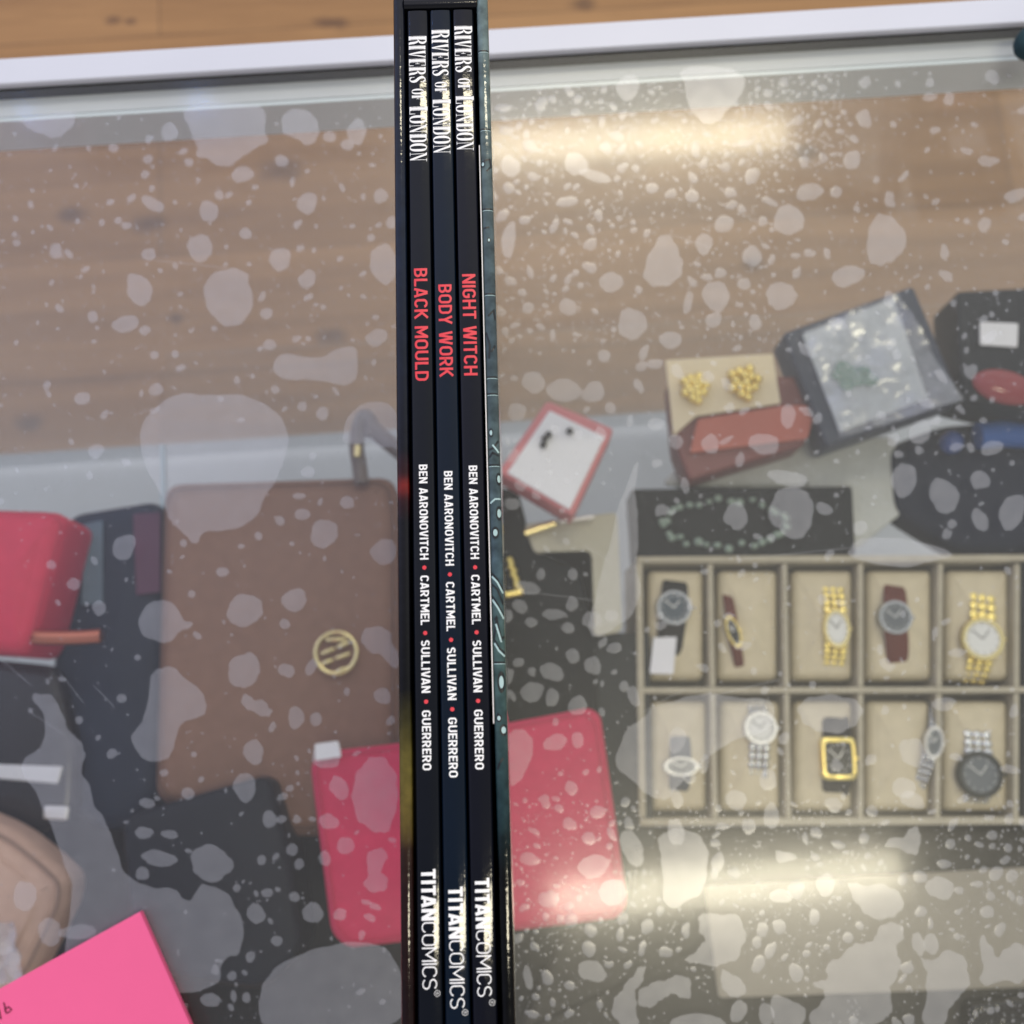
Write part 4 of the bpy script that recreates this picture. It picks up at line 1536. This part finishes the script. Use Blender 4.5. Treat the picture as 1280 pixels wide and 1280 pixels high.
# ------------------------------------------------------------------ the watch box
ZT = -.235
wb = thing('watch_box', centre([(796, 697), (1300, 697), (1300, 1032), (796, 1032)], SHELF), 'open watch box with ten cream compartments in two rows', 'watch box')
OUT = [(794, 696), (1312, 694), (1312, 1030), (798, 1032)]
b = MB()
P = [at(x, y, ZT) for x, y in OUT]
b.prism([p.to_2d() for p in P][::-1], SHELF, SHELF + .022)
b.build('tray_floor', M_line, wb, smooth=False)


def wall_between(mb, p0, p1, w, z0, z1):
    a, c = at(*p0, z1), at(*p1, z1)
    d = (c - a)
    ang = math.atan2(d.y, d.x)
    mb.box(((a.x + c.x) / 2, (a.y + c.y) / 2, (z0 + z1) / 2), (d.length, w, z1 - z0), ang)


z0w = SHELF + .0222
for p0, p1 in (((796, 699), (1312, 697)), ((800, 1028), (1312, 1026))):
    b = MB(); wall_between(b, p0, p1, .004, SHELF + .0222, ZT); b.build('rim', M_line, wb, bevel=.0006)
for p0, p1 in (((799, 703.5), (803, 1022)),):
    b = MB(); wall_between(b, p0, p1, .004, SHELF + .0222, ZT - .0003); b.build('rim', M_line, wb, bevel=.0006)
b = MB(); wall_between(b, (805, 863), (1312, 862), .0035, SHELF + .0222, ZT - .0008); b.build('divider', M_line, wb, bevel=.0006)
DIV = ((888, 894), (981, 986), (1076, 1076), (1176, 1172), (1272, 1270))
for xa, xb in DIV:
    b = MB(); wall_between(b, (xa, 704.5), (xa + (xb - xa) * .48, 858.5), .0032, SHELF + .0222, ZT - .0015); b.build('divider', M_line, wb, bevel=.0006)
    b = MB(); wall_between(b, (xa + (xb - xa) * .52, 867), (xb, 1022.5), .0032, SHELF + .0222, ZT - .0015); b.build('divider', M_line, wb, bevel=.0006)
EDGE = [(801, 805)] + list(DIV)
ZC = ZT - .004
for k in range(5):
    for row, (ya, yb) in enumerate(((712, 850), (876, 1014))):
        f = .2 if row == 0 else .8
        xa = EDGE[k][0] + (EDGE[k][1] - EDGE[k][0]) * f + 9
        xb = EDGE[k + 1][0] + (EDGE[k + 1][1] - EDGE[k + 1][0]) * f - 9
        pix = [(xa, ya), (xb, ya), (xb, yb), (xa, yb)]
        b = MB()
        b.slab(outline(pix, ZC - .003, .004), SHELF + .0223, ZC - .003, .006, .003)
        b.build('cushion', M_cush, wb)
b = MB()
b.prism([p for p in outline([(1279, 690), (1350, 690), (1350, 1034), (1279, 1034)], ZT - .002, .001)], SHELF + .0003, ZT - .002)
b.build('outer_shell', V_dark, wb, smooth=False)
# lid folded back towards the viewer
LID = [(802, 1040), (1312, 1036), (1312, 1292), (650, 1292), (700, 1180), (790, 1120)]
b = MB()
b.slab(outline(LID, -.255, .006), SHELF + .0002, -.255, .004)
lid = b.build('lid', mat('taupe_velvet', (66, 64, 58), .8, scale=500, var=.15, spec=.15), wb)
b = MB()
b.slab(outline([(880, 1108), (1310, 1082), (1310, 1234), (898, 1248)], -.2532, .003), -.2549, -.2532, .0008)
b.build('lid_lining', mat('warm_grey_lining', (152, 145, 130), .8, scale=500, var=.08), lid)
t = flat_item('trinket_case', 'small glossy black case with bright glints in the bottom right corner', 'trinket case', [(1215, 1256), (1320, 1246), (1320, 1300), (1210, 1300)], -.238, .016, mat('gloss_black', (22, 22, 24), .1, scale=90, bstr=.6, dist=.003), .003, .002)

# ---- the watches
M_dialw = mat('white_dial', (222, 222, 216), .35, scale=None, var=.04)
M_dialg = mat('grey_dial', (92, 98, 102), .3, scale=None)
M_dialb = mat('blue_grey_dial', (66, 78, 88), .25, scale=None)
M_dialk = mat('black_dial', (20, 20, 20), .2, scale=None)
M_sblack = leather('black_strap', (24, 24, 26), .5)
M_sbrown = leather('brown_strap', (96, 44, 34), .5)
M_sgrey = leather('grey_strap', (86, 92, 100), .5)
M_bezel = mat('dark_bezel', (60, 62, 62), .3, metal=.8)


def strap_part(t, a, c, wa, wc, zc, m, links, name):
    """a strap arching over the cushion from a to c (pixels); links > 0 makes a bracelet"""
    b = MB()
    pa, pc = at(*a, zc), at(*c, zc)
    d = (pc - pa)
    L_ = d.length
    d.normalize()
    s_ = Vector((-d.y, d.x, 0))
    if links:
        for k in range(links):
            tt = (k + .5) / links
            p = pa + d * (L_ * tt)
            p.z = zc - .012 * tt ** 2.2
            w = wa + (wc - wa) * tt
            ang = math.atan2(d.y, d.x)
            rot = Matrix.Rotation(ang, 3, 'Z') @ Matrix.Rotation(.024 * tt / L_ * .9, 3, 'Y')
            for f in (-.36, 0, .36):
                b.ball(p + s_ * (w * f), .5, 10, 6, (L_ / links * 1.04, w * .37, .0019), rot)
        return b.build(name, m, t)
    rings = []
    for k in range(13):
        tt = k / 12
        p = pa + d * (L_ * tt)
        p.z = zc - .012 * tt ** 2.2
        w = (wa + (wc - wa) * tt) / 2
        rings.append([p + s_ * w, p + s_ * w * .8 + Vector((0, 0, .0010)), p - s_ * w * .8 + Vector((0, 0, .0010)), p - s_ * w, p - s_ * w * .8 - Vector((0, 0, .0008)), p + s_ * w * .8 - Vector((0, 0, .0008))])
    b.rings(rings)
    return b.build(name, m, t)


def watch(px, py, r, label, m_case, m_dial, m_strap, links=0, up=(0, -40), dn=(0, 40), sw=.010, shape=(1, 1), ang=0, square=False):
    z = ZC + .0015
    c = at(px, py, z)
    t = thing('wristwatch', (c.x, c.y, z - .004), label, 'watch', 'watches in the watch box')
    sx_, sy_ = shape
    b = MB()
    if square:
        def sq(k, h):
            ca, sa = math.cos(ang), math.sin(ang)
            return [(c.x + (x * ca - y * sa), c.y + (x * sa + y * ca), z + h) for x, y in oval(0, 0, r * sx_ * k, r * sy_ * k, 7, 32)]
        b.rings([sq(1, -.002), sq(1.02, 0), sq(1, .0022), sq(.92, .003), sq(.80, .003), sq(.78, .0018)])
    else:
        b.lathe((c.x, c.y, z), [(r * .9, -.003), (r, -.001), (r, .0018), (r * .95, .0030), (r * .80, .0030), (r * .77, .0018)], 32, sx_, sy_, ang)
    b.build('case', m_case, t)
    b = MB()
    if square:
        b.rings([sq(.78, .0019), sq(.77, .0021)])
    else:
        b.lathe((c.x, c.y, z), [(r * .77, .0019), (r * .765, .0021)], 32, sx_, sy_, ang)
    dl = b.build('dial', m_dial, t)
    b = MB()
    m_hand = M_ink if m_dial in (M_dialw,) else M_silver
    for a, ln in ((R(52) + ang, .5), (R(140) + ang, .66)):
        q = a - ang
        d = Matrix.Rotation(ang, 3, 'Z') @ Vector((math.cos(q) * sx_, math.sin(q) * sy_, 0)) * (r * ln)
        p0, p1 = Vector((c.x, c.y, z + .0023)), Vector((c.x, c.y, z + .0023)) + d
        mid = (p0 + p1) / 2
        b.box(mid, (d.length, .0005, .0002), math.atan2(d.y, d.x))
    for k in range(12):
        a = k * math.pi / 6 + ang
        p = Vector((c.x, c.y, z + .0022)) + Matrix.Rotation(ang, 3, 'Z') @ Vector((r * .66 * sx_ * math.cos(a - ang), r * .66 * sy_ * math.sin(a - ang), 0))
        b.box(p, (.0010, .0004, .0002), a)
    b.build('hands', m_hand, dl, smooth=False)
    b = MB()
    a = ang
    p = Vector((c.x + math.cos(a) * r * sx_ * 1.08, c.y + math.sin(a) * r * sx_ * 1.08, z + .0003))
    b.ball(p, .0012, 10, 6)
    b.build('crown', m_case, t)
    k = r * sy_ / .00048 * .42
    for (dx, dy) in (up, dn):
        n_ = math.hypot(dx, dy)
        st = (px + dx / n_ * k * .98, py + dy / n_ * k * .98)
        strap_part(t, st, (px + dx, py + dy), sw, sw * .85, z + .0002, m_strap, links, 'bracelet' if links else 'strap')
    return t


watch(842, 760, .0108, 'steel watch with dark blue grey dial on black strap', M_steel, M_dialb, M_sblack, up=(4, -46), dn=(-8, 84), sw=.017)
t = thing('price_tag', at(830, 820, ZC + .0024), 'white blank price tag lying on the black strap of the first watch', 'price tag')
patch(t, 'paper', [(817, 797), (846, 796), (842, 843), (812, 842)], ZC + .0034, .0008, M_tag)
t = watch(916, 790, .0065, 'slim gold watch turned on its side on a brown strap', M_gold, M_dialk, M_sbrown, up=(-6, -62), dn=(14, 58), sw=.007, shape=(.6, 1.6), ang=.3)
watch(1045, 786, .0090, 'oblong gold watch with pale dial on gold link bracelet', M_gold2, M_dialw, M_gold, links=7, up=(-2, -74), dn=(0, 62), sw=.014, shape=(.9, 1.35))
watch(1118, 772, .0105, 'small steel watch with grey dial on reddish brown strap', M_steel, M_dialg, M_sbrown, up=(4, -56), dn=(10, 78), sw=.015)
watch(1227, 799, .0132, 'round gold watch with white dial on wide gold bracelet', M_gold2, M_dialw, M_gold, links=6, up=(6, -84), dn=(-2, 56), sw=.016)
watch(851, 958, .0070, 'small silver watch with blue grey strap, first in the front row', M_silver, M_dialg, M_sgrey, up=(0, -62), dn=(-2, 44), sw=.013, shape=(1.5, .8))
watch(950, 910, .0100, 'round silver watch with white dial on pale steel bracelet', M_silver, M_dialw, M_steel, links=8, up=(-2, -36), dn=(-2, 98), sw=.012)
watch(1047, 948, .0098, 'rectangular gold watch with black dial on black strap', M_gold, M_dialk, M_sblack, up=(0, -70), dn=(0, 60), sw=.018, shape=(1.05, 1.25), square=True)
watch(1166, 928, .0070, 'slim silver watch lying tilted on its narrow steel bracelet', M_silver, M_dialg, M_steel, links=8, up=(10, -52), dn=(-18, 76), sw=.008, shape=(.8, 1.4), ang=-.2)
watch(1224, 968, .0138, 'large steel watch with dark bezel and grey dial on steel bracelet', M_bezel, M_dialg, M_steel, links=7, up=(0, -88), dn=(0, 46), sw=.016)
